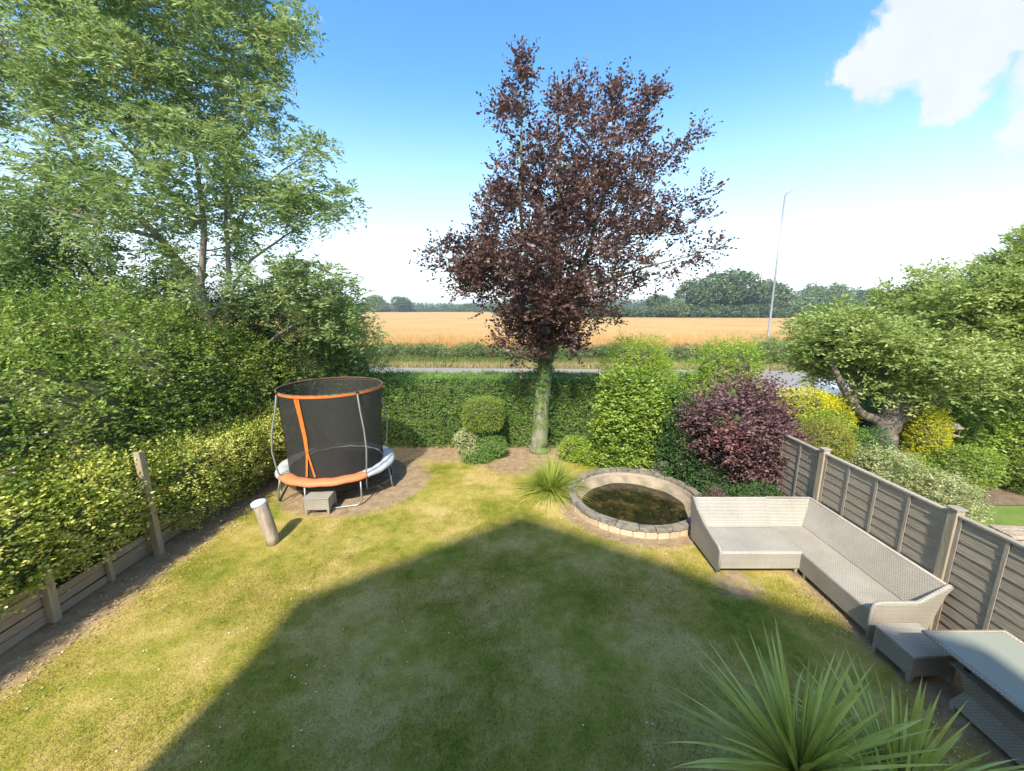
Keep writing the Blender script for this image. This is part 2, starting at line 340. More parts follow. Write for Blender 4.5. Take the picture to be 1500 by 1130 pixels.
MT['coping'] = plain('grey_coping_stone', (.17, .14, .10), (.29, .25, .185), 9, .9, .8, detail=9, spots=((.13, .12, .09), 7))
MT['brick'] = plain('buff_brick', (.50, .37, .235), (.62, .49, .33), 12, .9, .4, detail=7)
MT['mortar'] = plain('sandy_mortar', (.36, .29, .21), (.46, .38, .28), 15, .95, .5)
MT['liner'] = plain('cream_render', (.38, .30, .20), (.25, .19, .12), 3.5, .9, .3, detail=9, spots=((.2, .17, .11), 2.4))
MT['wick'] = wickermat('pale_wicker', (.42, .375, .30), (.54, .49, .40), 19)
MT['wickd'] = wickermat('darkened_wicker', (.32, .285, .235), (.42, .38, .315), 19)  # darker copy of the pale wicker, for sides and table
MT['ribs'] = wickermat('ribbed_wicker', (.38, .345, .275), (.47, .43, .35), 24, True)
MT['tank'] = plain('car_white', (.8, .81, .82), (.78, .79, .8), 3, .25)
MT['glass'] = plain('dark_glass', (.02, .025, .03), (.03, .035, .04), 3, .08)
MT['rubber'] = plain('tyre_rubber', (.02, .02, .02), (.03, .03, .03), 3, .8)
MT['daisy'] = plain('white_petals', (.8, .8, .74), (.7, .7, .62), 3, .8)
MT['litter'] = leafmat('dry_leaf_litter', G((.26, .16, .08), (.5, .36, .2), (.72, .62, .45)), .1)
MT['housebrick'] = plain('cream_house_render', (.72, .66, .55), (.66, .60, .49), 12, .9, .3)  # unseen wall, its tone made pale to bounce light into the garden
MT['rooftile'] = plain('brown_roof_tile', (.16, .10, .08), (.22, .14, .11), 12, .9, .3)

def netmat():
    m, nt, o = M0('black_safety_net'); d = N(nt, 'ShaderNodeBsdfDiffuse'); d.inputs[0].default_value = (.05, .048, .042, 1)
    t = nt.nodes.new('ShaderNodeBsdfTransparent'); mx = N(nt, 'ShaderNodeMixShader'); mx.inputs[0].default_value = .74
    nt.links.new(t.outputs[0], mx.inputs[1]); nt.links.new(d.outputs[0], mx.inputs[2]); nt.links.new(mx.outputs[0], o.inputs[0]); return m
MT['net'] = netmat()
def watermat():
    m, nt, o = M0('murky_water'); f = noisetex(nt, 3.2, 6, .65)
    c = ramp(nt, f, [(.38, (.010, .011, .006)), (.52, (.028, .024, .010)), (.66, (.11, .075, .025))])
    p = N(nt, 'ShaderNodeBsdfPrincipled', Roughness=.09); nt.links.new(c, p.inputs['Base Color'])
    b = N(nt, 'ShaderNodeBump', Strength=.12, Distance=.02); nt.links.new(noisetex(nt, 14, 3, .5), b.inputs['Height']); nt.links.new(b.outputs[0], p.inputs['Normal'])
    nt.links.new(p.outputs[0], o.inputs[0]); return m
MT['water'] = watermat()
def glassmat():
    m, nt, o = M0('frosted_table_glass')
    p = N(nt, 'ShaderNodeBsdfPrincipled', Roughness=.35); p.inputs['Specular IOR Level'].default_value = .3; p.inputs['Base Color'].default_value = (.33, .40, .395, 1)
    b = N(nt, 'ShaderNodeBump', Strength=.25, Distance=.003)
    wv = N(nt, 'ShaderNodeTexWave', Scale=34, Distortion=1.2); wv.bands_direction = 'Y'; tcn = nt.nodes.new('ShaderNodeTexCoord'); nt.links.new(tcn.outputs['Object'], wv.inputs[0])
    c = ramp(nt, wv.outputs['Fac'], [(0, (.23, .25, .20)), (.5, (.33, .35, .29)), (1, (.38, .40, .335))]); nt.links.new(c, p.inputs['Base Color'])
    nt.links.new(wv.outputs['Fac'], b.inputs['Height']); nt.links.new(b.outputs[0], p.inputs['Normal']); nt.links.new(p.outputs[0], o.inputs[0]); return m
MT['tglass'] = glassmat()

# ------------------------------------------------------------------ foliage machinery
def leafquads(O, D, L, k, size, asp, flat=.55, droop=.15, spread=.9, g=None):
    g = g or rng; n = len(O); t = (np.arange(k)+.6)/k
    L = np.broadcast_to(np.asarray(L, dtype=float), (n,))
    P = O[:, None]+D[:, None]*(L[:, None]*t)[..., None]
    P[..., 2] -= droop*L[:, None]*t**2
    S = nrm(np.cross(D, np.array([0, 0, 1.0]))+1e-4)[:, None]*np.where(np.arange(k) % 2, 1, -1)[None, :, None]
    P = P.reshape(-1, 3); m = len(P)
    ld = nrm((D[:, None]*.6+S*spread).reshape(-1, 3)+g.normal(size=(m, 3))*.3)
    up = nrm(np.array([0, 0, flat])+g.normal(size=(m, 3))*(1-flat)*.75)
    wv = nrm(np.cross(up, ld)); s = (size*g.uniform(.65, 1.2, m))[:, None]
    up2 = np.cross(ld, wv)
    V = np.stack([P, P+ld*s*.45+wv*s*asp*.5+up2*s*.06, P+ld*s-up2*s*.08, P+ld*s*.45-wv*s*asp*.5+up2*s*.06], 1)
    return V.reshape(-1, 3)
def clumps(C, rad, ns, L, up=.35, out=None, g=None):
    g = g or rng; n = len(C); rad = np.broadcast_to(np.asarray(rad, float), (n,))
    d = rsph(n*ns, g); Cr = np.repeat(C, ns, 0); rr = np.repeat(rad, ns)
    O = Cr+d*(rr*g.uniform(0, .75, n*ns))[:, None]*np.array([1, 1, .7])
    D = d*.9+g.normal(size=d.shape)*.35; D[:, 2] += up
    if out is not None: D = D+np.repeat(out, ns, 0)
    return O, nrm(D), L*g.uniform(.6, 1.2, n*ns)
def bump3(P, s, seed=0.0):
    """cheap smooth noise in -1..1 for arrays of points"""
    a = P*s+seed
    return (np.sin(a[:, 0]*1.7+np.sin(a[:, 1]*2.3+seed))+np.sin(a[:, 1]*2.1+np.sin(a[:, 2]*1.9))+np.sin(a[:, 2]*2.6+np.sin(a[:, 0]*1.3)))/3
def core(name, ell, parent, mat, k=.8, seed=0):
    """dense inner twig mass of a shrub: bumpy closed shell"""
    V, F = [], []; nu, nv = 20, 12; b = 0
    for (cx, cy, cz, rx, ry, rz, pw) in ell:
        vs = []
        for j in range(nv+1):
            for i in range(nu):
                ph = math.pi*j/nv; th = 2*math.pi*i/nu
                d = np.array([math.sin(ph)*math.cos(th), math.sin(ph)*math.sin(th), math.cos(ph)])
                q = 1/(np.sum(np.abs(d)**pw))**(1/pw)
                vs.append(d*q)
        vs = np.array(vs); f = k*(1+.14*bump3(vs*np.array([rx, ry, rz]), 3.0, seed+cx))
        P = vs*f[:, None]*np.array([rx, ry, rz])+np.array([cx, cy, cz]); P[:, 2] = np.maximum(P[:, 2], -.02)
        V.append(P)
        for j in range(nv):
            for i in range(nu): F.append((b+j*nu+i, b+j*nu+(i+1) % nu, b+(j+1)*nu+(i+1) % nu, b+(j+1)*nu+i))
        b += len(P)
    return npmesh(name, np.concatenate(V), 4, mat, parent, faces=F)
def shellpts(ell, n, lo=.78, hi=1.02, amp=.12, seed=0.0, zmin=.05, g=None, facing=True):
    """points + outward directions on the lumpy shells of superellipsoids"""
    g = g or rng; A = np.array([(e[3]*e[4]+e[3]*e[5]+e[4]*e[5]) for e in ell]); P, D = [], []
    for e, c in zip(ell, (n*A/A.sum()).astype(int)):
        cx, cy, cz, rx, ry, rz, pw = e
        d = rsph(int(c*(1.7 if facing else 1.0))+8, g)
        if facing:   # the side that looks at the garden gets most of the leaves, the back keeps fewer
            away = (d[:, 1] > .35) & (g.random(len(d)) < .7); d = d[~away]
        q = 1/(np.sum(np.abs(d)**pw, 1))**(1/pw); u = d*q[:, None]; R3 = np.array([rx, ry, rz])
        f = g.uniform(lo, hi, len(d))*(1+amp*bump3(u*R3, 2.6, seed+cx)+amp*.5*bump3(u*R3, 7.0, seed))
        p = u*f[:, None]*R3+np.array([cx, cy, cz]); ok = p[:, 2] > zmin
        P.append(p[ok]); D.append(nrm(u/R3)[ok])
    P = np.concatenate(P); D = np.concatenate(D)
    keep = np.ones(len(P), bool)
    for e in ell:  # drop what lies deep inside another lump
        r = np.sum(np.abs((P-np.array(e[:3]))/np.array(e[3:6]))**e[6], 1)
        keep &= r > .42
    return P[keep], D[keep]
def shrub(name, label, cat, ell, mat, n, size, asp=.5, k=5, L=.16, base=None, up=.3, flat=.45, amp=.14, stems=3, group=None, corek=.78, lo=.78, hi=1.04, coremat=None, seed=None, spread=.9, zmin=.05, facing=True, clampx=None):
    base = base or (ell[0][0], ell[0][1], 0)
    r = empty(name, base, label, cat, group); b = np.array(base)
    el = [(e[0]-b[0], e[1]-b[1], e[2]-b[2], e[3], e[4], e[5], e[6] if len(e) > 6 else 2.2) for e in ell]
    seed = seed if seed is not None else base[0]*3.1
    P, D = shellpts(el, n//k, lo, hi, amp, seed, zmin, facing=facing)
    D = D*.8+rng.normal(size=D.shape)*.5; D[:, 2] += up
    V = leafquads(P, nrm(D), L*rng.uniform(.5, 1.3, len(P)), k, size, asp, flat, .1, spread)
    if clampx is not None:
        q = V.reshape(-1, 4, 3); q = q[(q[:, :, 0]+b[0]).max(1) < clampx]; V = q.reshape(-1, 3)
    npmesh('foliage', V, 4, mat, r)
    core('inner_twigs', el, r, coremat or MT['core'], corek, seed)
    if stems:
        mb = MB(); e = el[0]
        for i in range(stems):
            a = i*2.4; top = Vector((e[0]+math.cos(a)*e[3]*.4, e[1]+math.sin(a)*e[4]*.4, e[2]))
            mb.tube([(math.cos(a)*.06, math.sin(a)*.06, 0), top*.5+Vector((.03, .02, 0)), top], [.035, .025, .012], 6)
        mb.build('stem', MT['bark'], r, smooth=True)
    return r
def limbtree(name, label, cat, base, limbs, C, leafmat_, barkm, twigr=.012, attach=.9, group=None, sprig=None, sides=8, sag=.0, trunkname='trunk', out=0.0):
    """limbs: polylines [(x,y,z,r)...]; C: clump centres in world space, each wired to the nearest wood"""
    r = empty(name, base, label, cat, group); b = Vector(base)
    tr = MB(); nodes = []; rads = []
    for i, lm in enumerate(limbs):
        pts = [Vector(p[:3])-b for p in lm]; rr = [p[3] for p in lm]
        # refine the polyline with a little wander
        P2, R2 = [], []
        for a in range(len(pts)-1):
            for s in range(4):
                t = s/4; q = pts[a].lerp(pts[a+1], t)
                jt = .14*min(rr[a], .12) if (a or s) else 0
                P2.append(q+Vector((random.gauss(0, jt), random.gauss(0, jt), random.gauss(0, jt*.5)))); R2.append(rr[a]*(1-t)+rr[a+1]*t)
        P2.append(pts[-1]); R2.append(rr[-1])
        if i == 0:
            tr.tube(P2, R2, 14, jit=.05); tr.build(trunkname, barkm, r, smooth=True)
        else:
            m2 = MB(); m2.tube(P2, R2, 8, jit=.04); m2.build('limb', barkm, r, smooth=True)
        nodes += P2; rads += R2
        NP = [np.array(v) for v in nodes]; bz = np.array(b); br = MB()
    Cl = C-bz; tr0 = np.array(nodes[min(4, len(nodes)-1)])
    order = np.argsort(np.linalg.norm(Cl-tr0, axis=1)); arr = np.array(NP); rad = list(rads); outs = np.zeros_like(Cl)
    for ci in order:
        c = Cl[ci]; d = c-arr; cost = np.linalg.norm(d, axis=1)+np.maximum(0, -(d[:, 2]))*1.2
        cost = np.where(arr[:, 2] < attach, cost+2.5, cost)
        j = int(np.argmin(cost)); a = arr[j]; ln = np.linalg.norm(c-a)
        outs[ci] = nrm(c-a)
        if ln < .12: continue
        mid = (a+c)/2+np.array([random.gauss(0, .05*ln), random.gauss(0, .05*ln), random.uniform(.0, .1)*ln-sag*ln])
        r0 = min(rad[j]*.7, twigr*(1+1.2*ln)); pts = [a, a*.45+mid*.55+np.array([0, 0, -.03*ln]), mid*.5+c*.5, c]
        br.tube(pts, [r0, r0*.75, r0*.5, r0*.25], 4, cap=False)
        arr = np.vstack([arr, np.array(pts[1:])]); rad += [r0*.75, r0*.5, r0*.25]
    br.build('branches', barkm, r, smooth=True)['kind'] = 'stuff'
    s = sprig; O, D, L = clumps(Cl, s['rad'], s['ns'], s['L'], s.get('up', .3), outs*out if out else None)
    npmesh('crown', leafquads(O, D, L, s['k'], s['size'], s['asp'], s.get('flat', .5), s.get('droop', .15), s.get('spread', .9)), 4, leafmat_, r)
    return r
def envelope(rows, n, yc, depth, g=None, power=.5, ybias=0):
    """rows: (z, xl, xr) silhouette; returns points in that volume with an elliptic plan"""
    g = g or rng; rows = sorted(rows); z = np.array([r[0] for r in rows]); xl = np.array([r[1] for r in rows]); xr = np.array([r[2] for r in rows])
    zz = g.uniform(z[0], z[-1], n*4); wd = np.interp(zz, z, xr-xl); keep = g.random(n*4) < (wd/wd.max())**1.3
    zz = zz[keep][:n]; m = len(zz); l = np.interp(zz, z, xl); rr = np.interp(zz, z, xr)
    rad = g.uniform(0, 1, m)**power; an = g.uniform(0, 2*np.pi, m)
    x = (l+rr)/2+np.cos(an)*rad*(rr-l)/2; y = yc+np.sin(an)*rad*np.minimum(depth, (rr-l)/2*.9+.2)
    return np.stack([x, y, zz], 1)
def blades(P, h, wd, lean=.5, g=None, tri=True, dirs=None):
    g = g or rng; n = len(P); a = g.uniform(0, 2*np.pi, n); sd_ = np.stack([np.cos(a), np.sin(a), np.zeros(n)], 1)
    h = (h*g.uniform(.5, 1.3, n))[:, None] if not hasattr(h, '__len__') else np.asarray(h)[:, None]
    b2 = g.uniform(0, 2*np.pi, n); ln = np.stack([np.cos(b2), np.sin(b2), np.zeros(n)], 1)*lean*g.uniform(0, 1, n)[:, None]
    tip = P+(nrm(ln+np.array([0, 0, 1]))*h)
    return np.stack([P-sd_*wd/2, P+sd_*wd/2, tip], 1).reshape(-1, 3)

# ================================================================== SETTING
# open a rectangle where the garden (with its sunken pond) lies: four strips round it
mb = MB(); X0, X1, Y0, Y1 = -6.3, 5.34, -.3, 11.6
for a, b, c, d in ((-1600, 1600, -90, Y0), (-1600, 1600, Y1, 1700), (-1600, X0, Y0, Y1), (X1, 1600, Y0, Y1)):
    mb.add([(a,c,-.03),(b,c,-.03),(b,d,-.03),(a,d,-.03)], [(0,1,2,3)])
g_ = mb.build('ground', MT['farground']); tag(g_, kind='structure')
PC = (2.62, 7.85)   # pond centre
def dirtmask(x, y):
    s = lambda v, a, b: np.clip((v-a)/(b-a), 0, 1)
    d = s(-x, 5.15, 5.75)*.95
    d = np.maximum(d, s(y, 9.5, 10.5)*.8)
    d = np.maximum(d, .95*(1-s(np.hypot((x+3.7), (y-8.9)), 1.3, 2.1)))
    d = np.maximum(d, s(x, 4.0, 4.6)*.85*(1-s(y, 5.0, 6.5)*.0))
    d = np.maximum(d, .85*(1-s(np.abs(np.hypot(x-PC[0], y-PC[1])-1.45), .05, .42)))
    d = np.maximum(d, .75*(1-s(np.hypot((x-.2)/1.6, (y-9.9)), .4, 1.1)))
    d = np.maximum(d, .62*(1-s(np.hypot((x-3.4), (y-5.3)), .2, .8)))
    return d
st = .07; xs = np.linspace(X0, X1, int((X1-X0)/st)+1); ys = np.linspace(Y0, Y1, int((Y1-Y0)/st)+1)
XX, YY = np.meshgrid(xs, ys); ZZ = .018*bump3(np.stack([XX.ravel(), YY.ravel(), XX.ravel()*0], 1), 1.3, 2).reshape(XX.shape)
V = np.stack([XX, YY, ZZ], -1).reshape(-1, 3); nx = len(xs)
I = np.arange(len(ys)-1)[:, None]*nx+np.arange(nx-1)[None]; F = np.stack([I, I+1, I+nx+1, I+nx], -1).reshape(-1, 4)
cx = V[F].mean(1); F = F[np.hypot(cx[:, 0]-PC[0], cx[:, 1]-PC[1]) > 1.29]
lawn = npmesh('lawn', V, 4, MT['lawn'], faces=F, attr=dirtmask(V[:, 0], V[:, 1]), smooth=True); tag(lawn, kind='structure')

def scatter_lawn(n, x0, x1, y0, y1, thr=1.0):
    P = np.stack([rng.uniform(x0, x1, n), rng.uniform(y0, y1, n), np.zeros(n)], 1)
    d = dirtmask(P[:, 0], P[:, 1])+.35*bump3(P, 3.1, 5)
    P = P[rng.random(n) > d*1.15-.12]; P = P[np.hypot(P[:, 0]-PC[0], P[:, 1]-PC[1]) > 1.42]
    P[:, 2] = .018*bump3(np.stack([P[:, 0], P[:, 1], P[:, 0]*0], 1), 1.3, 2)-.004
    return P
P = np.concatenate([scatter_lawn(330000, -6, 5.2, 1.6, 6.2), scatter_lawn(190000, -6, 5.2, 6.2, 11)])
hh = .032*(1+.5*bump3(P, 1.4, 9))*rng.uniform(.5, 1.4, len(P))
go = npmesh('lawn_grass', blades(P, hh, .0062, 1.4), 3, MT['blade']); tag(go, 'short patchy lawn grass, green in places and dried to straw in others', 'grass', kind='stuff')
# coarse tufts, clover patches, daisies and leaf litter
T = scatter_lawn(90, -5.6, 4.6, 2, 10); TP = np.repeat(T, 45, 0)+rng.normal(size=(len(T)*45, 3))*np.array([.05, .05, 0])
o = npmesh('grass_tufts', blades(TP, .06, .006, 1.1), 3, MT['greenverge']); tag(o, 'longer fresh green tufts scattered through the lawn', 'grass', kind='stuff')
dp = []
for c in ((-2.6, 4.0), (-3.4, 4.6), (-2.2, 3.3), (-3.0, 3.1), (1.3, 3.2), (.2, 5.2), (-1.2, 4.4), (3.3, 3.8), (-4.4, 3.9), (-3.9, 2.7)):
    m = 5; dp.append(np.stack([rng.normal(c[0], .32, m), rng.normal(c[1], .25, m), np.full(m, .028)], 1))
dp = np.concatenate(dp); a = np.linspace(0, 2*np.pi, 7)[:6]
ring = np.stack([np.cos(a), np.sin(a), np.zeros(6)], 1)*.0085
o = npmesh('daisies', (dp[:, None]+ring[None]).reshape(-1, 3), 6, MT['daisy']); tag(o, 'tiny white daisies dotted over the lawn', 'daisies', kind='stuff')
def litter(n, fx, size=.035):
    P = fx(n); d = rsph(n)*np.array([1, 1, .15]); return leafquads(P, nrm(d), np.full(n, .001), 1, size, .6, .85, 0)
lt = np.concatenate([litter(900, lambda n: np.stack([rng.normal(-5.55, .22, n), rng.uniform(3, 9.5, n), np.full(n, .018)], 1)),
    litter(700, lambda n: np.stack([rng.uniform(-3.5, 4, n), rng.normal(10.3, .4, n), np.full(n, .018)], 1), .03),
    litter(260, lambda n: np.stack([rng.normal(4.25, .18, n), rng.uniform(2.6, 5.2, n), np.full(n, .018)], 1), .025),
    litter(420, lambda n: (lambda t: np.stack([PC[0]+np.cos(t)*rng.normal(1.65, .1, n), PC[1]+np.sin(t)*rng.normal(1.65, .1, n), np.full(n, .018)], 1))(rng.uniform(3.3, 6.2, n)), .03)])
o = npmesh('leaf_litter', lt, 4, MT['litter']); tag(o, 'dry fallen leaves and wood chips on the bare soil edges', 'leaf litter', kind='stuff')

# neighbour's plot on the right, and on the left
mb = MB(); mb.add([(5.40,-.3,-.018),(40,-.3,-.018),(40,8.0,-.018),(9.5,7.7,-.018),(8.1,7.2,-.018),(5.40,5.0,-.018)], [(0,1,2,3,4,5)])
tag(mb.build('lawn', MT['ngrass']), kind='structure')
mb = MB(); mb.add([(5.40,5.0,-.01),(8.1,7.2,-.01),(9.5,7.7,-.01),(40,8.0,-.01),(40,14,-.01),(5.40,14,-.01)], [(0,1,2,3,4,5)])
tag(mb.build('soil', MT['soil']), kind='structure')
mb = MB(); mb.add([(-40,-.3,-.018),(-6.32,-.3,-.018),(-6.32,14,-.018),(-40,14,-.018)], [(0,1,2,3)])
tag(mb.build('lawn', MT['ngrass']), kind='structure')
# verge, pavement, kerb, road
def strip(y0, y1, z, skew=-.052, x0=-300, x1=300):
    return [(x0, y0+skew*x0, z), (x1, y0+skew*x1, z), (x1, y1+skew*x1, z), (x0, y1+skew*x0, z)]
def stripobj(name, y0, y1, z, m):
    mb = MB(); mb.add(strip(y0, y1, z), [(0,1,2,3)]); return tag(mb.build(name, m), kind='structure')
stripobj('verge', 14.6, 18.2, -.022, MT['ground'])
stripobj('pavement', 18.2, 20.0, -.012, MT['path'])
mb = MB(); mb.hexa([*strip(20.0, 20.14, -.02), *strip(20.0, 20.14, .03)]); tag(mb.build('kerb', MT['kerb']), kind='structure')
stripobj('road', 20.14, 26.7, -.014, MT['road'])
mb = MB(); mb.add(strip(20.5, 20.6, -.009), [(0,1,2,3)]); tag(mb.build('road_marking', MT['paint']), kind='structure')
stripobj('verge', 26.7, 31.5, -.010, MT['ground'])
# wheat
poly = [(-420, 31.5+.052*420), (-150, 31.5+.052*150), (60, 30.5), (420, 20), (420, 128), (110, 150), (57, 160), (-5, 170), (-20, 345), (-420, 345)]
mb = MB(); mb.add([(x, y, .0) for x, y in poly], [tuple(range(len(poly)))]); wf = mb.build('wheat_field', MT['wheat']); tag(wf, kind='structure')
# standing stalks along the near edge of the crop
n = 90000; px_ = rng.uniform(-34, 60, n); py_ = 31.9-.052*px_+rng.exponential(7, n)
P = np.stack([px_, py_, np.zeros(n)], 1)
MT['stalk'] = leafmat('wheat_stalks', G((.42, .25, .08), (.52, .32, .11), (.60, .39, .15)), .25, patch=.3)
o = npmesh('wheat_ears', blades(P, .62, .05, .25), 3, MT['stalk']); tag(o, 'ripe wheat stalks along the roadside edge of the field', 'wheat', kind='stuff')

# verges with dry grass
n = 34000; x_ = rng.uniform(-26, 34, n); y_ = 26.8-.052*x_+rng.uniform(0, 1, n)**.8*1.7
o = npmesh('verge_grass', blades(np.stack([x_, y_, np.full(n, -.01)], 1), .34, .045, .7), 3, MT['verge']); tag(o, 'dry straw coloured grass along the far edge of the road', 'grass', kind='stuff')
n = 26000; x_ = rng.uniform(-26, 34, n); y_ = 27.9-.052*x_+rng.uniform(0, 1, n)*1.4
o = npmesh('verge_grass', blades(np.stack([x_, y_, np.full(n, -.01)], 1), .55, .05, .6), 3, MT['greenverge']); tag(o, 'taller green grass below the roadside hedge', 'grass', kind='stuff')
n = 14000; x_ = rng.uniform(-12, 26, n); y_ = 14.8-.052*x_+rng.uniform(0, 1, n)*3.2
o = npmesh('verge_grass', blades(np.stack([x_, y_, np.full(n, -.02)], 1), .16, .03, .7), 3, MT['greenverge']); tag(o, 'short verge grass between the garden hedge and the pavement', 'grass', kind='stuff')

# ================================================================== THE HOUSE the photograph is taken from (casts the gable shadow on the lawn)
h = empty('gabled_house', (-.6, -.45, 0), 'cream rendered gabled house whose upstairs window overlooks the garden', 'house')
GX0, GX1, AP = -3.42, 4.5, (-.76, 7.95)
mb = MB(); poly = [(GX0, 0, 0), (GX1, 0, 0), (GX1, 0, 4.6), (AP[0], 0, AP[1]), (GX0, 0, 5.55)]
mb.prism(poly, (0, -9, 0)); mb.build('wall', MT['housebrick'], h)
def roofslab(a, b):
    mb = MB(); (x0, z0), (x1, z1) = a, b
    mb.hexa([(x0,.12,z0),(x1,.12,z1),(x1,-9.2,z1),(x0,-9.2,z0),(x0,.12,z0+.14),(x1,.12,z1+.14),(x1,-9.2,z1+.14),(x0,-9.2,z0+.14)])
    return mb.build('roof', MT['rooftile'], h)
roofslab((GX0-.15, 5.46), (AP[0], AP[1]+.02)); roofslab((AP[0], AP[1]+.02), (GX1+.2, 4.55))
mb = MB()
for (a, b, c, d) in ((-.3, 1.5, 3.4, 3.48), (-.3, 1.5, 4.7, 4.78), (-.3, -.22, 3.48, 4.7), (1.42, 1.5, 3.48, 4.7)): mb.box(a, b, .003, .06, c, d)
f = mb.build('window', MT['white'], h)
mb = MB(); mb.box(-.22, 1.42, .004, .02, 3.481, 4.699); mb.build('pane', MT['glass'], f)

# ================================================================== FENCES
# right-hand lap fence: panels between posts; every slat, batten and post a piece of its own
FX = 5.38
fr = empty('lap_fence', (FX, 0, 0), 'weathered grey lap panel fence running behind the wicker corner sofa', 'fence')
slat_me = None
posts = [2.36, 4.4, 6.45, 8.5, 10.55]
def panel(y0, y1, zt):
    ns = 11; hgt = (zt-.1)/ns
    for i in range(ns):
        z0 = .1+i*hgt; th = .009; mb = MB(); j = random.uniform(-.004, .004)
        npt = 10; top = [(y0+(y1-y0)*q/npt, z0+hgt*1.12+random.uniform(-.003, .003)) for q in range(npt+1)]
        # lower edge proud of the slat below: a lapped board, tilted
        vs = []
        for (y, z) in top: vs += [(.015+j*.4, y, z0), (.015+j*.4-th, y, z0), (.0255, y, z), (.0255-th, y, z)]
        fs = []
        for q in range(npt):
            a = q*4; b = a+4
            fs += [(a, b, b+2, a+2), (a+1, a+3, b+3, b+1), (a, a+1, b+1, b), (a+2, b+2, b+3, a+3)]
        fs += [(0, 2, 3, 1), (npt*4, npt*4+1, npt*4+3, npt*4+2)]
        # the slats overlap like clapboards, lower edge outwards towards the garden
        vs = [(-x+.02 if False else x-.02, y, z) for x, y, z in vs]
        mb.add(vs, fs); mb.build('slat', MT['greywood'], fr)
    for q in range(5):
        y = y0+(y1-y0)*q/4; wv = .042
        ya = y if q == 0 else y-wv if q == 4 else y-wv/2
        mb = MB(); mb.box(-.026, -.0165, ya, ya+wv, .06, zt-.002); mb.build('batten', MT['batten'], fr, bevel=.002)
    mb = MB(); mb.box(-.034, .04, y0, y1, zt, zt+.028); mb.build('top_rail', MT['batten'], fr, bevel=.003)
for i in range(4): panel(posts[i]+.055, posts[i+1]-.055, 1.62+.01*math.sin(i*3))
panel(.5, posts[0]-.055, 1.62)
for y in posts:
    mb = MB(); mb.box(-.055, .05, y-.05, y+.05, 0, 1.70); p_ = mb.build('post', MT['post'], fr, bevel=.004)
    mb = MB(); mb.box(-.07, .065, y-.062, y+.062, 1.701, 1.725); mb.build('post_cap', MT['batten'], p_, bevel=.004)

# left-hand low fence of gravel boards, mostly under the ivy
FL = -6.16
fl = empty('low_plank_fence', (FL, 0, 0), 'low brown plank fence with uneven posts on the left under yellow ivy', 'fence')
lp = [(2.0, .78), (3.3, .9), (4.56, .76), (5.35, .5), (6.01, 1.84), (7.3, .72), (8.6, .85), (9.9, .8)]
for i, (y, z) in enumerate(lp):
    wd = .05 if z > .6 else .03
    mb = MB(); dx = random.uniform(-.02, .02); dy = random.uniform(-.03, .03)
    q_ = .16 if z > 1.5 else .03
    mb.hexa([(q_,y-wd,0),(q_+2*wd,y-wd,0),(q_+2*wd,y+wd,0),(q_,y+wd,0),(q_+dx,y-wd+dy,z),(q_+2*wd+dx,y-wd+dy,z),(q_+2*wd+dx,y+wd+dy,z-.02),(q_+dx,y+wd+dy,z-.02)])
    mb.build('post', MT['post'] if z > .7 else MT['oldwood'], fl, bevel=.006)
for i in range(len(lp)-1):
    y0, y1 = lp[i][0], lp[i+1][0]; nb = 5 if i < 2 else 3 if i < 4 else 4
    for k in range(nb):
        z0 = .01+k*.125; e0, e1 = random.uniform(-.015, .015), random.uniform(-.015, .015); off = random.uniform(-.01, .012)
        mb = MB(); a, b = y0+.004, y1-.004
        mb.hexa([(off,a,z0+e0*.5),(off+.022,a,z0+e0*.5),(off+.022,b,z0+e1*.5),(off,b,z0+e1*.5),(off-.004,a,z0+.112+e0),(off+.018,a,z0+.112+e0),(off+.018,b,z0+.112+e1),(off-.004,b,z0+.112+e1)])
        mb.build('plank', MT['oldwood'], fl, bevel=.003)

# ================================================================== TRAMPOLINE
TC = Vector((-4.03, 8.66, 0)); PR = 1.27; IR = 1.01; PZ = .60; RR = 1.08; RZ = 2.36
t = empty('trampoline', TC, 'round trampoline with black safety net, orange top ring and orange and grey pads', 'trampoline')
def arc(r, z, a0, a1, n): return [(r*math.cos(R(a0+(a1-a0)*i/n)), r*math.sin(R(a0+(a1-a0)*i/n)), z) for i in range(n+1)]
mb = MB(); mb.tube(arc(1.21, PZ-.03, 0, 360, 48)[:-1], .02, 8, closed=True); mb.build('frame_ring', MT['steel'], t, smooth=True)
mb = MB(); mb.add([*arc(IR-.05, PZ-.012, 0, 360, 48)[:-1]], [tuple(range(48))]); mb.build('jump_mat', MT['mat'], t)
mb = MB()  # the net skirt hangs under the pads
a_ = arc(IR+.1, PZ-.02, 0, 360, 48)[:-1]; b_ = arc(IR+.06, PZ-.28, 0, 360, 48)[:-1]
mb.add(a_+b_, [(i, (i+1) % 48, 48+(i+1) % 48, 48+i) for i in range(48)]); mb.build('skirt', MT['net'], t)
PA = [227, 320, 48, 138]
segs = [(227, 320, 'peach'), (320, 408, 'pad'), (48, 138, 'pad'), (138, 227, 'pad')]
for a0, a1, m in segs:
    mb = MB(); n = 20; prof = [(IR-.03, PZ+.005), (IR+.02, PZ+.035), (1.14, PZ+.045), (PR-.03, PZ+.025), (PR, PZ-.03), (PR-.02, PZ-.055)]
    vs = []
    for i in range(n+1):
        a = R(a0+.4+(a1-a0-.8)*i/n); sagz = .008*math.sin(i*1.3)
        for r_, z_ in prof: vs.append((r_*math.cos(a), r_*math.sin(a), z_+sagz))
    k = len(prof); mb.add(vs, [(i*k+j, (i+1)*k+j, (i+1)*k+j+1, i*k+j+1) for i in range(n) for j in range(k-1)])
    o = mb.build('pad', MT[m], t, smooth=True)
    if m == 'peach': o['label'] = 'faded orange pad at the front'
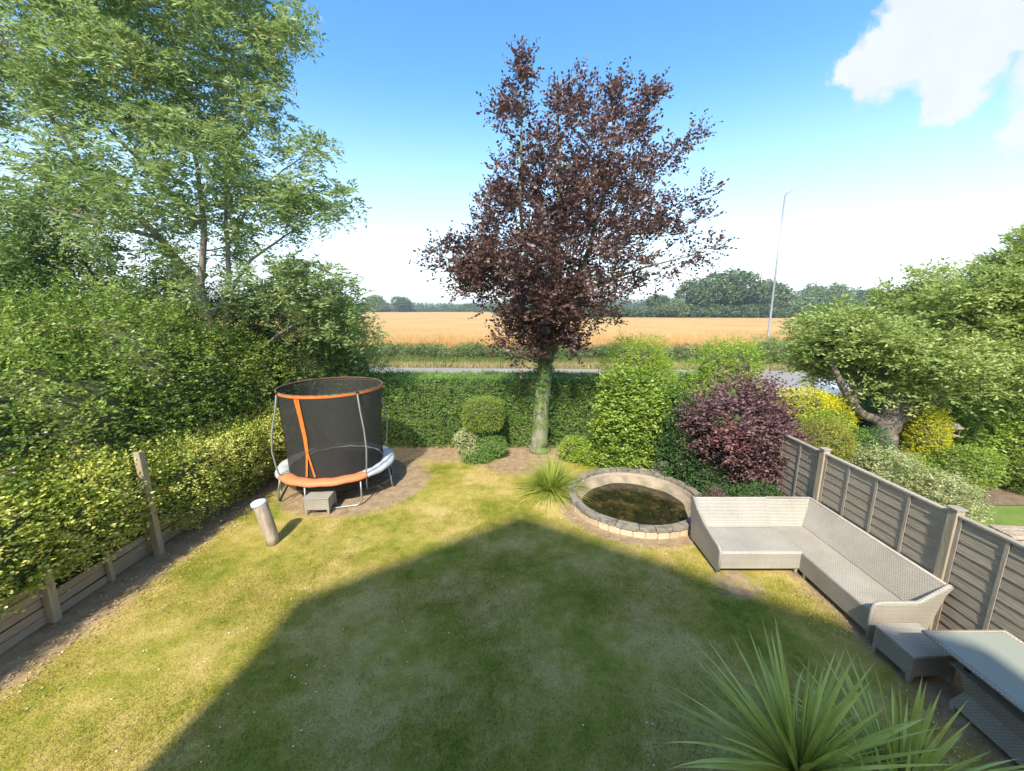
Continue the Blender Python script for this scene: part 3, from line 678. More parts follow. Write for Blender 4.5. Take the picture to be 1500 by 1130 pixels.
# net: slightly sagging in between the poles
mb = MB(); nu, nv = 96, 10; vs = []
for j in range(nv+1):
    f = j/nv
    for i in range(nu):
        a = 360*i/nu; near = min(abs((a-p+180) % 360-180) for p in PA)/45
        r_ = (IR-.01)*(1-f)+RR*f-.05*math.sin(math.pi*f)*(min(near, 1)**1.2)-.01*math.sin(R(a*14))*(1-f)*.6
        vs.append((r_*math.cos(R(a)), r_*math.sin(R(a)), PZ+.0+f*(RZ-PZ)))
mb.add(vs, [(j*nu+i, j*nu+(i+1) % nu, (j+1)*nu+(i+1) % nu, (j+1)*nu+i) for j in range(nv) for i in range(nu)])
mb.build('safety_net', MT['net'], t, smooth=True)
def band(a0, a1, rin, z0, z1, n, m, name, par, bulge=.012):
    mb = MB(); vs = []
    for i in range(n+1):
        a = R(a0+(a1-a0)*i/n)
        for r_, z_ in ((rin, z0), (rin+bulge, (z0+z1)/2), (rin, z1)): vs.append((r_*math.cos(a), r_*math.sin(a), z_))
    mb.add(vs, [(i*3+j, (i+1)*3+j, (i+1)*3+j+1, i*3+j+1) for i in range(n) for j in range(2)])
    return mb.build(name, m, par, smooth=True)
band(0, 360, RR+.004, RZ-.035, RZ+.025, 60, MT['orange'], 'top_sleeve', t)
mb = MB(); mb.tube(arc(RR, RZ+.022, 0, 360, 48)[:-1], .014, 6, closed=True); mb.build('top_ring', MT['bark'], t, smooth=True)
# grey seam band seen through the net at the far side
# poles: lower foot on the frame, bowed out, in to the ring
for a in PA:
    ca, sa = math.cos(R(a)), math.sin(R(a)); mb = MB(); pts = []
    for (r_, z_) in ((1.22, .30), (1.22, .62), (1.27, .85), (1.31, 1.2), (1.27, 1.6), (1.17, 2.0), (RR+.03, RZ-.01)):
        pts.append((r_*ca, r_*sa, z_))
    mb.tube(pts, .017, 8); p_ = mb.build('pole', MT['pole'], t, smooth=True)
    mb = MB(); mb.tube([(1.085*ca, 1.085*sa, RZ-.04), (1.11*ca, 1.11*sa, RZ+.05)], .024, 8); mb.build('pole_cap', MT['mat'], p_)
# U legs: two uprights joined by a ground bar
for ac in (-72, 18, 108, 198):
    mb = MB(); p0 = Vector((1.21*math.cos(R(ac-26)), 1.21*math.sin(R(ac-26)), PZ-.05)); p1 = Vector((1.21*math.cos(R(ac+26)), 1.21*math.sin(R(ac+26)), PZ-.05))
    outv = Vector((math.cos(R(ac)), math.sin(R(ac)), 0))
    q0 = p0+outv*.05; q1 = p1+outv*.05; pts = [p0, Vector((q0.x, q0.y, .3)), Vector((q0.x, q0.y, .1))+outv*.02, q0.lerp(q1, .08).to_2d().to_3d()+Vector((0, 0, .02))+outv*.04,
        q0.lerp(q1, .92).to_2d().to_3d()+Vector((0, 0, .02))+outv*.04, Vector((q1.x, q1.y, .1))+outv*.02, Vector((q1.x, q1.y, .3)), p1]
    mb.tube(pts, .019, 8); mb.build('leg', MT['steel'], t, smooth=True)
# zipped doorway: orange tapes
def netpt(a, z, e=.02):
    f = (z-PZ)/(RZ-PZ); r_ = (IR-.01)*(1-f)+RR*f-.045*math.sin(math.pi*f)+e+.008
    return Vector((r_*math.cos(R(a)), r_*math.sin(R(a)), z))
def tape(pts, wd, name='door_tape'):
    mb = MB(); vs = []
    for p in pts:
        s = Vector((-p.y, p.x, 0)).normalized()*wd/2; o_ = Vector((p.x, p.y, 0)).normalized()*.006
        vs += [p-s, p+s, p+s+o_, p-s+o_]
    n = len(pts); fs = [(0,1,2,3), (4*n-4,4*n-1,4*n-2,4*n-3)]
    for i in range(n-1):
        for j in range(4): fs.append((i*4+j, i*4+(j+1) % 4, i*4+4+(j+1) % 4, i*4+4+j))
    mb.add(vs, fs); return mb.build(name, MT['orange'], t)
ZA = -101
tape([netpt(ZA-1.6, 2.32), netpt(ZA-.2, 1.9), netpt(ZA+1.4, 1.5), netpt(ZA+2.0, 1.2)], .05)
tape([netpt(ZA+1.6, 2.32), netpt(ZA+2.0, 1.9), netpt(ZA+3.2, 1.5), netpt(ZA+3.2, 1.2)], .05)
tape([netpt(ZA+2.6, 1.22), netpt(ZA+1.0, .95), netpt(ZA-.6, .66)], .045)
tape([netpt(ZA+2.6, 1.22), netpt(ZA+6.5, .9), netpt(ZA+9.5, .66)], .04)
tape([netpt(ZA+1.0, 1.0), netpt(ZA+5.2, 1.0)], .02)

# ================================================================== small wicker stool and log by the trampoline
def wbox(name, par, x0, x1, y0, y1, z0, z1, m, bev=.012):
    mb = MB(); mb.box(x0, x1, y0, y1, z0, z1); return boxuv(mb.build(name, m, par, bevel=bev))
def stool(name, loc, rz, label, w_, d_, h_, m1, m2, group=None):
    s = empty(name, loc, label, 'footstool', group, rz)
    wbox('seat', s, -w_/2, w_/2, -d_/2, d_/2, h_-.035, h_, m1, .012)
    wbox('side_panel', s, -w_/2+.012, w_/2-.012, -d_/2+.012, d_/2-.012, .10, h_-.036, m2, .006)
    for sx in (-1, 1):
        for sy in (-1, 1):
            mb = MB(); x, y = sx*(w_/2-.035), sy*(d_/2-.035); mb.hexa([(x-.018,y-.018,0),(x+.018,y-.018,0),(x+.018,y+.018,0),(x-.018,y+.018,0),(x-.026,y-.026,.11),(x+.026,y-.026,.11),(x+.026,y+.026,.11),(x-.026,y+.026,.11)])
            boxuv(mb.build('leg', m2, s, bevel=.003))
    return s
stool('wicker_stool', (-3.93, 7.52, 0), R(4), 'small pale grey stool standing in front of the trampoline', .50, .44, .36, MT['ribs'], MT['wick'])
stool('wicker_stool', (4.63, 3.885, 0), R(2), 'square woven wicker footstool between the sofa arm and the glass table', .54, .47, .37, MT['wick'], MT['wickd'])

lg = empty('log_post', (-4.26, 6.32, 0), 'leaning weathered log standing upright in the lawn with a white top', 'log')
mb = MB(); pts = [(.04, 0, -.02), (.03, 0, .12), (.0, 0, .3), (-.04, 0, .5), (-.09, .0, .70), (-.12, 0, .78)]; mb.tube(pts, [.105, .10, .108, .112, .115, .112], 16, jit=.05)
mb.build('trunk', MT['log'], lg, smooth=True)
mb = MB(); mb.tube([(-.113, 0, .735), (-.12, 0, .775), (-.124, 0, .80), (-.126, 0, .815)], [.121, .123, .118, .09], 16); mb.build('cap', MT['white'], lg, smooth=True)

# ================================================================== POND
pd = empty('round_pond', (PC[0], PC[1], 0), 'round raised garden pond with buff brick wall and grey stone coping', 'pond')
def ringpiece(a0, a1, r0, r1, z0, z1, j=0):
    mb = MB(); vs = []; n = 3
    for i in range(n+1):
        a = a0+(a1-a0)*i/n
        for (r_, z_) in ((r0, z0), (r1, z0), (r1+j, z1), (r0-j, z1)): vs.append((r_*math.cos(a), r_*math.sin(a), z_))
    fs = [(0,1,2,3), (4*n,4*n+3,4*n+2,4*n+1)]
    for i in range(n):
        for q in range(4): fs.append((i*4+q, i*4+4+q, i*4+4+(q+1) % 4, i*4+(q+1) % 4))
    mb.add(vs, fs); return mb
mb = MB(); vs = []
for i in range(72):
    a = 2*math.pi*i/72
    for r_, z_ in ((1.375, -.1), (1.375, .125), (1.235, .125), (1.235, -.1)): vs.append((r_*math.cos(a), r_*math.sin(a), z_))
mb.add(vs, [(i*4+q, ((i+1) % 72)*4+q, ((i+1) % 72)*4+(q+1) % 4, i*4+(q+1) % 4) for i in range(72) for q in range(4)])
mb.build('wall_core', MT['mortar'], pd)
nb = 40
for i in range(nb):
    a0 = 2*math.pi*i/nb+.012; a1 = 2*math.pi*(i+1)/nb-.012
    ringpiece(a0, a1, 1.33, 1.392+random.uniform(-.004, .006), -.02, .118, 0).build('brick', MT['brick'], pd, bevel=.004)
a = 0; i = 0
while a < 2*math.pi-.12:
    da = min(random.uniform(.19, .30), 2*math.pi-a)
    if 2*math.pi-(a+da) < .12: da = 2*math.pi-a
    ringpiece(a+.004, a+da-.004, 1.245+random.uniform(-.01, .012), 1.41+random.uniform(-.008, .01), .127, .205+random.uniform(-.012, .01), -.006).build('coping_stone', MT['coping'], pd, bevel=.009)
    a += da
mb = MB(); vs = []; prof = [(1.243, .126), (1.235, .06), (1.20, -.0), (1.08, -.07), (1.0, -.12), (.9, -.3), (.05, -.45)]; n = 72
for i in range(n):
    a = 2*math.pi*i/n
    for q, (r_, z_) in enumerate(prof):
        rr = r_*(1+(.02*math.sin(a*5)+.012*math.sin(a*11+1) if 1 < q < 5 else 0)); vs.append((rr*math.cos(a), rr*math.sin(a), z_))
k = len(prof); mb.add(vs, [(i*k+q, i*k+q+1, ((i+1) % n)*k+q+1, ((i+1) % n)*k+q) for i in range(n) for q in range(k-1)])
mb.build('basin', MT['liner'], pd, smooth=True)
mb = MB(); mb.add([(1.14*math.cos(2*math.pi*i/64), 1.14*math.sin(2*math.pi*i/64), -.075) for i in range(64)], [tuple(range(64))]); mb.build('water', MT['water'], pd)
# floating weed and leaves
n = 110; a = rng.uniform(0, 2*np.pi, n); r_ = .95*np.sqrt(rng.uniform(.15, 1, n)); P = np.stack([r_*np.cos(a), r_*np.sin(a), np.full(n, -.068)], 1)
o = npmesh('floating_leaves', leafquads(P, nrm(rsph(n)*np.array([1, 1, .02])), .001, 1, .024, .5, .99, 0), 4, MT['oldgold'], pd); o['kind'] = 'stuff'
# brick pier stub behind the pond
pr = empty('brick_pier', (3.62, 9.15, 0), 'low broken stone block stack behind the pond beneath the laurel', 'stone blocks')
for i, (x, y, z, w_, d_, h_) in enumerate(((0, 0, 0, .4, .24, .17), (.02, .02, .175, .34, .22, .15), (-.45, .1, 0, .36, .22, .16), (.08, -.01, .33, .2, .18, .1))):
    mb = MB(); mb.box(x-w_/2, x+w_/2, y-d_/2, y+d_/2, z, z+h_); mb.build('stone', MT['coping'] if i % 2 else MT['mortar'], pr, bevel=.02)

# ================================================================== WICKER SOFA (two modules), table
def legs(par, pts, m):
    for x, y in pts:
        mb = MB(); mb.hexa([(x-.016,y-.016,0),(x+.016,y-.016,0),(x+.016,y+.016,0),(x-.016,y+.016,0),(x-.024,y-.024,.12),(x+.024,y-.024,.12),(x+.024,y+.024,.12),(x-.024,y+.024,.12)])
        boxuv(mb.build('leg', m, par, bevel=.003))
ch = empty('chaise_module', (3.19, 5.50, 0), 'pale ribbed wicker chaise section with raised back beside the pond', 'outdoor sofa')
wd, SH = 1.31, .385
mb = MB(); mb.prism([(.05, .0, .10), (.05, -.0, SH-.03), (.05, .03, SH), (.05, .80, SH-.01), (.05, .80, .10)], (wd-.055, 0, 0)); boxuv(mb.build('seat', MT['ribs'], ch))
mb = MB(); mb.prism([(.05, .80, SH-.06), (.05, .72, SH), (.05, .80, SH+.08), (.05, .97, .78), (.05, 1.0, .80), (.05, 1.03, .78), (.05, .90, .12), (.05, .81, .10)], (wd-.055, 0, 0)); boxuv(mb.build('backrest', MT['ribs'], ch))
side = [(0, -.01, .06), (0, -.015, SH+.02), (0, .05, SH+.07), (0, .20, SH+.09), (0, .5, .54), (0, .80, .68), (0, .95, .80), (0, 1.04, .79), (0, .91, .08)]
mb = MB(); mb.prism(side, (.05, 0, 0)); boxuv(mb.build('side_arm', MT['wickd'], ch))
mb = MB(); mb.tube([(.025, y, z+.004) for _, y, z in side[0:8]], .021, 8); boxuv(mb.build('arm_piping', MT['ribs'], ch, smooth=True))
legs(ch, [(.03, .02), (wd-.05, .04), (.03, .85), (wd-.05, .85)], MT['wick'])

ls = empty('sofa_module', (4.42, 4.20, 0), 'long woven wicker sofa section with an arm at its near end along the fence', 'outdoor sofa')
Lg = 2.30
# seat block, runs from the arm to the corner
mb = MB(); mb.prism([(0.07, .06, .10), (.07, .06, SH-.02), (.10, .06, SH), (.66, .06, SH-.005), (.66, .06, .10)], (0, Lg-.26, 0)); boxuv(mb.build('seat', MT['wick'], ls, bevel=.004))
wbox('front_panel', ls, .055, .069, .06, 1.30, .08, SH-.025, MT['wickd'], .003)  # shaded front: its shade is put into the darker wicker colour
# long back, leaning towards the fence
mb = MB(); mb.prism([(.61, .03, SH+.01), (.855, .03, .765), (.90, .03, .765), (.72, .03, .10), (.63, .03, .10)], (0, Lg-.04, 0)); boxuv(mb.build('backrest', MT['wick'], ls, bevel=.004))
# corner return of the back
mb = MB(); mb.hexa([(.08,Lg-.26,SH-.03),(.62,Lg-.26,SH-.03),(.72,Lg-.12,SH-.05),(.08,Lg-.12,SH-.05),(.08,Lg-.02,.775),(.84,Lg-.02,.765),(.88,Lg+.03,.765),(.08,Lg+.03,.775)])
boxuv(mb.build('corner_backrest', MT['ribs'], ls))
mb = MB(); mb.tube([(.08, Lg+.005, .785), (.86, Lg+.005, .775), (.88, Lg-.02, .772), (.882, .05, .772)], .02, 8); boxuv(mb.build('top_piping', MT['ribs'], ls, smooth=True))
# near arm with a flared rear
arm = [(.02, 0, .05), (.0, 0, .30), (.005, 0, .48), (.03, 0, .535), (.07, 0, .55), (.52, 0, .55), (.60, 0, .59), (.88, 0, .785), (.90, 0, .77), (.78, 0, .60), (.70, 0, .35), (.66, 0, .12), (.58, 0, .09), (.50, 0, .13), (.14, 0, .13), (.09, 0, .09)]
mb = MB(); mb.prism(arm, (0, .065, 0)); boxuv(mb.build('arm', MT['wick'], ls, bevel=.003))
mb = MB(); mb.tube([(x, .03, z+.002) for x, _, z in arm[0:9]], .026, 8); boxuv(mb.build('arm_piping', MT['ribs'], ls, smooth=True))
legs(ls, [(.05, .03), (.66, .03), (.08, 1.2), (.66, 2.1)], MT['wick'])

tb = empty('glass_table', (4.46, 2.0, 0), 'rectangular garden table with blue grey glass top on a woven wicker base', 'table')
mb = MB(); mb.box(0, .88, 0, 1.69, .625, .645); boxuv(mb.build('table_frame', MT['wickd'], tb, bevel=.004))
mb = MB(); mb.box(.03, .85, .03, 1.66, .646, .655); mb.build('glass_top', MT['tglass'], tb, bevel=.002)
mb = MB()
for pts in ([(0,0,.65),(.88,0,.65),(.88,1.69,.65),(0,1.69,.65)],): mb.tube(pts, .02, 8, closed=True)
boxuv(mb.build('edge_piping', MT['wick'], tb, smooth=True))
mb = MB(); q = [(.16,.20),(.74,.20),(.74,1.36),(.16,1.36)]; e = [(.05,.1),(.82,.1),(.82,1.46),(.05,1.46)]; mid = [(.11,.15),(.78,.15),(.78,1.40),(.11,1.40)]
vs = [(x, y, .06) for x, y in [(.10,.14),(.80,.14),(.80,1.42),(.10,1.42)]]+[(x, y, .25) for x, y in q]+[(x, y, .44) for x, y in mid]+[(x, y, .50) for x, y in e]
fs = [(3,2,1,0), (12,13,14,15)]+[(l*4+i, l*4+(i+1) % 4, l*4+4+(i+1) % 4, l*4+4+i) for l in range(3) for i in range(4)]
mb.add(vs, fs); boxuv(mb.build('base', MT['wickd'], tb, bevel=.006))
for x, y in ((.14, .2), (.72, .2), (.14, 1.36), (.72, 1.36)):
    mb = MB(); mb.box(x-.02, x+.02, y-.02, y+.02, .495, .628); mb.build('leg', MT['mat'], tb)
for x, y in ((.13, .17), (.77, .17), (.13, 1.39), (.77, 1.39)):
    mb = MB(); mb.box(x-.022, x+.022, y-.022, y+.022, 0, .07); boxuv(mb.build('foot', MT['wick'], tb))

# ================================================================== CORDYLINE in the foreground: every strap leaf a piece
cy = empty('spiky_cordyline', (2.16, 1.98, 0), 'spiky green strap leaved cordyline filling the bottom right foreground', 'plant')
def strapmesh(seed, ln, bend):
    rd = random.Random(seed); mb = MB(); n = 7; vs = []
    w0 = rd.uniform(.0115, .0155)
    for i in range(n+1):
        f = i/n; wv = w0*(.75+1.1*f if f < .3 else 1.08*(1-((f-.3)/.7)**1.6)+.02); x = ln*(f-.12*bend*f**3); z = -ln*bend*(f**2.4)
        vs += [(x, -wv, z+wv*.45), (x, 0, z), (x, wv, z+wv*.45)]
    mb.add(vs, [(i*3+j, i*3+3+j, i*3+4+j, i*3+1+j) for i in range(n) for j in range(2)])
    o = mb.build('leaf', MT['cord']); me = o.data; bpy.data.objects.remove(o); return me
SM = [strapmesh(i, 1, b) for i, b in enumerate((.04, .10, .16, .24, .34, .06))]
nl = 0
for hx, hy, hz, cnt, lsz in ((-.26, .10, 1.02, 135, .84), (.40, .06, .90, 105, .76), (.06, -.28, .85, 60, .75)):
    mb = MB(); mb.tube([(hx*.2, hy*.2, 0), (hx*.6, hy*.6, .4), (hx, hy, hz)], [.06, .05, .045], 10, jit=.04); mb.build('stem', MT['bark'], cy, smooth=True)
    for i in range(cnt):
        f = (i+.5)/cnt; el_ = math.asin(max(-.2, min(1, 1-1.02*f**1.15)))+random.gauss(0, .07); az_ = i*2.39996+random.gauss(0, .15)
        me = SM[0] if el_ > 1.05 else random.choice(SM[:2]+[SM[5]]) if el_ > .55 else random.choice(SM[1:5])
        o = link('leaf', me, cy); o.location = (hx+.02*math.cos(az_), hy+.02*math.sin(az_), hz+.06*(1-f))
        s = lsz*random.uniform(.78, 1.15); o.scale = (s, random.uniform(.95, 1.35), s)
        o.rotation_euler = (random.gauss(0, .25), -el_, az_); nl += 1

# finer young leaves between the large ones
V, F = [], []
for i in range(230):
    hx, hy, hz, lsz = random.choice(((-.26, .10, 1.02, .82), (.40, .06, .90, .74), (.06, -.28, .85, .7)))
    e_ = random.uniform(.0, 1.45); az_ = random.uniform(0, 6.283); ln = lsz*random.uniform(.6, 1.12); d = Vector((math.cos(az_)*math.cos(e_), math.sin(az_)*math.cos(e_), math.sin(e_))); sd2 = Vector((-math.sin(az_), math.cos(az_), 0)); b = len(V); bd = random.uniform(.0, .3)
    for q in range(7):
        f = q/6; p = Vector((hx, hy, hz))+d*ln*f-Vector((0, 0, ln*bd*f**2.3)); ww = .0062*(1-f**2)+.0006; V += [tuple(p-sd2*ww), tuple(p+sd2*ww)]
    F += [(b+q*2, b+q*2+1, b+q*2+3, b+q*2+2) for q in range(6)]
MT['fine'] = leafmat('fine_strap_leaves', G((.16, .22, .05), (.32, .36, .09), (.52, .50, .18)), .3, patch=3)
npmesh('thin_leaves', V, 4, MT['fine'], cy, faces=F)['kind'] = 'stuff'

# ================================================================== HEDGE, TOPIARY and back border
def hedgebox(name, label, x0, x1, y0, y1, zt, mat, n, size, k=5, L=.12, group=None, wob=.06, coremat=None, corez=.14):
    r = empty(name, ((x0+x1)/2, (y0+y1)/2, 0), label, 'hedge', group); cxx, cyy = (x0+x1)/2, (y0+y1)/2
    A = [(x1-x0)*zt, (x1-x0)*zt*.25, (x1-x0)*(y1-y0)*1.5, (y1-y0)*zt*.5, (y1-y0)*zt*.5]; A = np.array(A)/sum(A); m = n//k; P, D = [], []
    for i, a in enumerate(A):
        c = int(m*a); u = rng.uniform(0, 1, c); v = rng.uniform(0, 1, c); dpt = rng.exponential(.045, c)-.05
        X = x0+(x1-x0)*u; Z = zt*v
        if i == 0: p = np.stack([X, y0+dpt, Z], 1); d = (0, -1, .2)
        elif i == 1: p = np.stack([X, y1-dpt, Z], 1); d = (0, 1, .2)
        elif i == 2: p = np.stack([X, y0+(y1-y0)*v, zt-dpt*1.2], 1); d = (0, 0, 1)
        elif i == 3: p = np.stack([x0+dpt, y0+(y1-y0)*u, Z], 1); d = (-1, 0, .2)
        else: p = np.stack([x1-dpt, y0+(y1-y0)*u, Z], 1); d = (1, 0, .2)
        nb_ = wob*bump3(p, 1.6, 3)+wob*.6*bump3(p, 5.0, 1); p = p+np.array(d)*nb_[:, None]
        P.append(p); D.append(np.tile(np.array(d, float), (c, 1)))
    P = np.concatenate(P)-np.array([cxx, cyy, 0]); D = np.concatenate(D)+rng.normal(size=(len(P), 3))*.55; D[:, 2] += .25; P[:, 2] = np.maximum(P[:, 2], .02)
    npmesh('foliage', leafquads(P, nrm(D), L*rng.uniform(.5, 1.2, len(P)), k, size, .5, .35, .05), 4, mat, r)
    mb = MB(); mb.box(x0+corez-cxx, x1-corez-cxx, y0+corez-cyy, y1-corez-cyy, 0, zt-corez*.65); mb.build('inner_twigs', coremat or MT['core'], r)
    return r
hedgebox('privet_hedge', 'long clipped green hedge across the bottom of the garden', -4.7, 5.4, 11.25, 12.35, 1.99, MT['hedge'], 125000, .045)
tp = shrub('topiary_bush', 'clipped square topped privet on a dark base in front of the hedge', 'bush', [(-.78, 10.62, 1.18, .50, .46, .40, 4.2)], MT['topi'], 15000, .032, .55, L=.09, stems=2, amp=.05, corek=.86)
shrub('variegated_bush', 'cream and green variegated bush left of the clipped topiary', 'bush', [(-1.27, 10.45, .52, .27, .27, .26, 2.2), (-1.12, 10.3, .25, .25, .22, .18, 2)], MT['varieg'], 4600, .045, .6, L=.1, stems=2)
shrub('low_shrub', 'low dark leafy growth under the square clipped topiary', 'bush', [(-.62, 10.45, .28, .42, .3, .30, 2.2), (-.95, 10.1, .12, .35, .2, .14, 2)], MT['hedge'], 6500, .04, L=.1, stems=0)
shrub('low_shrub', 'bright green low bush between the beech trunk and the laurel', 'bush', [(1.75, 10.3, .25, .42, .3, .34, 2.2), (2.0, 10.0, .18, .3, .22, .22, 2)], MT['lime'], 6500, .045, L=.12, stems=0)

# copper beech
rows = [(8.1, .1, 3.0), (7.49, -.5, 3.5), (6.68, -.75, 3.6), (5.85, -1.15, 3.6), (5.34, -1.6, 3.5), (4.64, -1.45, 3.3), (4.1, -1.0, 3.0), (3.74, -.5, 3.0), (3.18, .2, 1.5), (2.9, .5, 1.3)]
C = envelope(rows, 340, 10.9, 2.5, power=.55)
C = np.concatenate([C, np.array([1.1, 10.5, 4.3])+rsph(34)*(rng.uniform(0, 1, 34)**.5)[:, None]*np.array([2.0, 1.1, .8]), np.array([-.9, 10.5, 4.9])+rsph(12)*np.array([.6, .5, .4])])
plumes = []
for (a, b, n_) in (((.2, 10.9, 8.6), (.40, 10.9, 10.0), 9), ((1.4, 10.8, 8.4), (1.15, 10.7, 9.2), 8), ((2.4, 11, 8.4), (2.55, 11, 9.5), 9), ((3.0, 10.9, 8.2), (3.5, 10.8, 9.4), 9), ((3.2, 11, 7.2), (4.6, 11.1, 8.35), 8),
                   ((3.2, 10.7, 6.2), (4.75, 10.6, 6.8), 6), ((3.2, 10.6, 5.9), (4.8, 10.5, 6.1), 6), ((3.2, 10.6, 4.6), (5.2, 10.4, 5.6), 6), ((0, 10.7, 5), (-2.0, 10.5, 5.75), 8), ((-.5, 10.5, 4.9), (-1.9, 10.3, 5.2), 6), ((1.7, 10.8, 8.5), (1.8, 10.8, 9.2), 5), ((0, 11, 8.3), (-.35, 11, 9.2), 5),
                   ((.5, 10.4, 3.6), (-.55, 10.1, 3.0), 5), ((.9, 10.5, 3.2), (.3, 10.3, 2.7), 5), ((.7, 10.6, 3.4), (.1, 10.7, 3.0), 4), ((1.2, 10.6, 3.4), (1.3, 10.5, 2.9), 5), ((1.4, 10.5, 3.2), (1.75, 10.4, 2.9), 4)):
    for i in range(n_):
        f = (i+.6)/n_; plumes.append([a[q]*(1-f)+b[q]*f+random.gauss(0, .09) for q in range(3)])
C = np.concatenate([C, np.array(plumes)])
lm = [[(.80, 10.9, -.05, .32), (.80, 10.9, .4, .25), (.83, 10.9, 1.2, .225), (.88, 10.9, 2.2, .215), (.95, 10.9, 2.9, .17), (1.05, 10.9, 4.2, .12), (1.2, 10.95, 6, .08), (1.2, 10.9, 8, .03), (1.1, 10.8, 8.9, .01)],
      [(.97, 10.9, 2.6, .12), (1.35, 10.8, 3.5, .09), (1.9, 10.8, 5.2, .06), (2.5, 10.9, 7.6, .03), (2.6, 11, 9, .012)],
      [(1.0, 10.9, 3.2, .08), (.5, 10.9, 4.6, .06), (.2, 10.8, 6.6, .04), (.25, 10.8, 8.8, .02), (.4, 10.9, 9.8, .01)],
      [(1.1, 10.9, 3.9, .07), (2.0, 10.6, 4.6, .045), (3.4, 10.5, 5.1, .025), (4.6, 10.4, 5.4, .01)],
      [(1.1, 10.9, 4.3, .06), (.2, 10.6, 4.9, .04), (-1.2, 10.4, 5.3, .02)],
      [(1.6, 10.8, 4.8, .05), (2.6, 11, 6.4, .04), (3.6, 11, 8.6, .015)]]
bt = limbtree('copper_beech', 'tall copper leaved beech with ivy on its trunk rising from the lawn edge', 'tree', (.80, 10.9, 0), lm, C, MT['beech'], MT['beechbark'], twigr=.011,
         sprig=dict(rad=.32, ns=15, L=.46, k=9, size=.102, asp=.6, up=.45, flat=.35, droop=.05, spread=.75), attach=2.2, out=.7)
n = 1500; z = rng.uniform(.4, 4.4, n); a = rng.uniform(0, 2*np.pi, n); r_ = .235-.018*z
keep = rng.random(n) < np.clip((z-.4)/1.6, 0, 1)
P = np.stack([.04+.02*z+np.cos(a)*r_, np.sin(a)*r_, z], 1)[keep]; D = nrm(np.stack([np.cos(a), np.sin(a), a*0+.2], 1)[keep]+rng.normal(size=(keep.sum(), 3))*.4)
npmesh('ivy', leafquads(P, D, .12, 4, .045, .8, .2, .1), 4, MT['ivy'], bt)

# grass clump by the pond
gc = empty('sedge_clump', (.86, 8.35, 0), 'arching yellow green grass clump in front of the beech trunk', 'plant')
V, F = [], []; n = 800
for i in range(n):
    az_ = random.uniform(0, 2*math.pi); e_ = math.acos(random.uniform(.25, 1)); ln = random.uniform(.65, 1.15); dirv = Vector((math.cos(az_)*math.sin(e_), math.sin(az_)*math.sin(e_), math.cos(e_)))
    b0 = Vector((math.cos(az_), math.sin(az_), 0))*random.uniform(0, .09); s = Vector((-math.sin(az_), math.cos(az_), 0)); w_ = .0075; b = len(V)
    for q in range(6):
        f = q/5; p = b0+dirv*ln*f+Vector((0, 0, -.42*ln*math.sin(e_)*f**2.2)); ww = w_*(1-f**2)+.0008; V += [tuple(p-s*ww), tuple(p+s*ww)]
    F += [(b+q*2, b+q*2+1, b+q*2+3, b+q*2+2) for q in range(5)]
npmesh('blades', V, 4, MT['clump'], gc, faces=F)['kind'] = 'stuff'

# laurel block, fresh-green shrub behind it, purple smoke bush and its dark understorey
shrub('laurel_shrub', 'tall bright green laurel bush directly behind the round pond', 'bush', [(3.2, 9.85, 1.0, .74, .6, 1.05, 2.8), (3.05, 9.9, 1.85, .56, .5, .6, 2.2), (3.5, 9.7, 1.5, .45, .5, .6, 2.2)], MT['laurel'], 30000, .10, .45, k=6, L=.26, amp=.24, hi=1.12)
shrub('tall_green_shrub', 'tall feathery light green shrub rising behind the laurel', 'bush', [(3.4, 10.75, 2.28, .80, .5, .86, 2.3), (3.75, 10.6, 1.6, .5, .5, 1.2, 2.4)], MT['lime'], 20000, .06, .35, k=7, L=.26, up=.6, amp=.16, hi=1.12)
shrub('tall_green_shrub', 'rounded lime green shrub behind the purple smoke bush', 'bush', [(6.0, 11.0, 2.15, .86, .6, .90, 2.2), (5.3, 10.8, 1.3, .6, .5, .9, 2.2), (6.1, 11.1, 1.2, .8, .5, 1.1, 2.3)], MT['lime'], 24000, .062, .4, k=7, L=.26, up=.4, amp=.2, hi=1.12)
shrub('dark_shrub', 'dark green leafy bush beneath and left of the purple bush', 'bush', [(4.35, 9.0, .85, .72, .7, .95, 2.3), (4.6, 8.35, .42, .62, .5, .5, 2.2), (3.95, 9.5, 1.1, .5, .5, .9, 2.2)], MT['dark'], 19000, .06, .5, L=.16, amp=.2)
sb = shrub('smoke_bush', 'purple leaved smoke bush spilling over the end of the fence', 'bush', [(4.72, 8.25, 1.6, .70, .55, .52, 2.1), (5.2, 8.05, 1.3, .56, .5, .52, 2.1), (4.95, 7.95, .98, .42, .36, .33, 2.1), (4.85, 8.5, 2.05, .28, .3, .5, 2.0), (5.35, 8.3, 1.9, .25, .3, .42, 2.0)], MT['cot'], 17000, .085, .5, k=8, L=.44, up=.2, amp=.55, hi=1.22, corek=.62, base=(4.8, 8.4, 0))
n = 170; P = np.array([-.38, -.76, 1.5])+rng.normal(size=(n, 3))*np.array([.16, .1, .13]); npmesh('red_spray', leafquads(P, nrm(rsph(n)*.6+np.array([0, -.4, .3])), .18, 6, .07, .5, .4, .1), 4, MT['redspray'], sb)['kind'] = 'stuff'
shrub('low_variegated_shrub', 'low green and white variegated shrub against the back of the chaise', 'bush', [(4.9, 7.35, .3, .5, .28, .32, 2.2), (4.3, 7.5, .2, .4, .25, .25, 2)], MT['dark'], 7000, .045, .5, L=.12, stems=0)
shrub('lavender_tuft', 'small mauve tuft between the pond rim and the chaise', 'bush', [(3.98, 7.15, .25, .22, .25, .26, 2)], MT['cot'], 2200, .035, .35, L=.14, stems=0, up=.7)

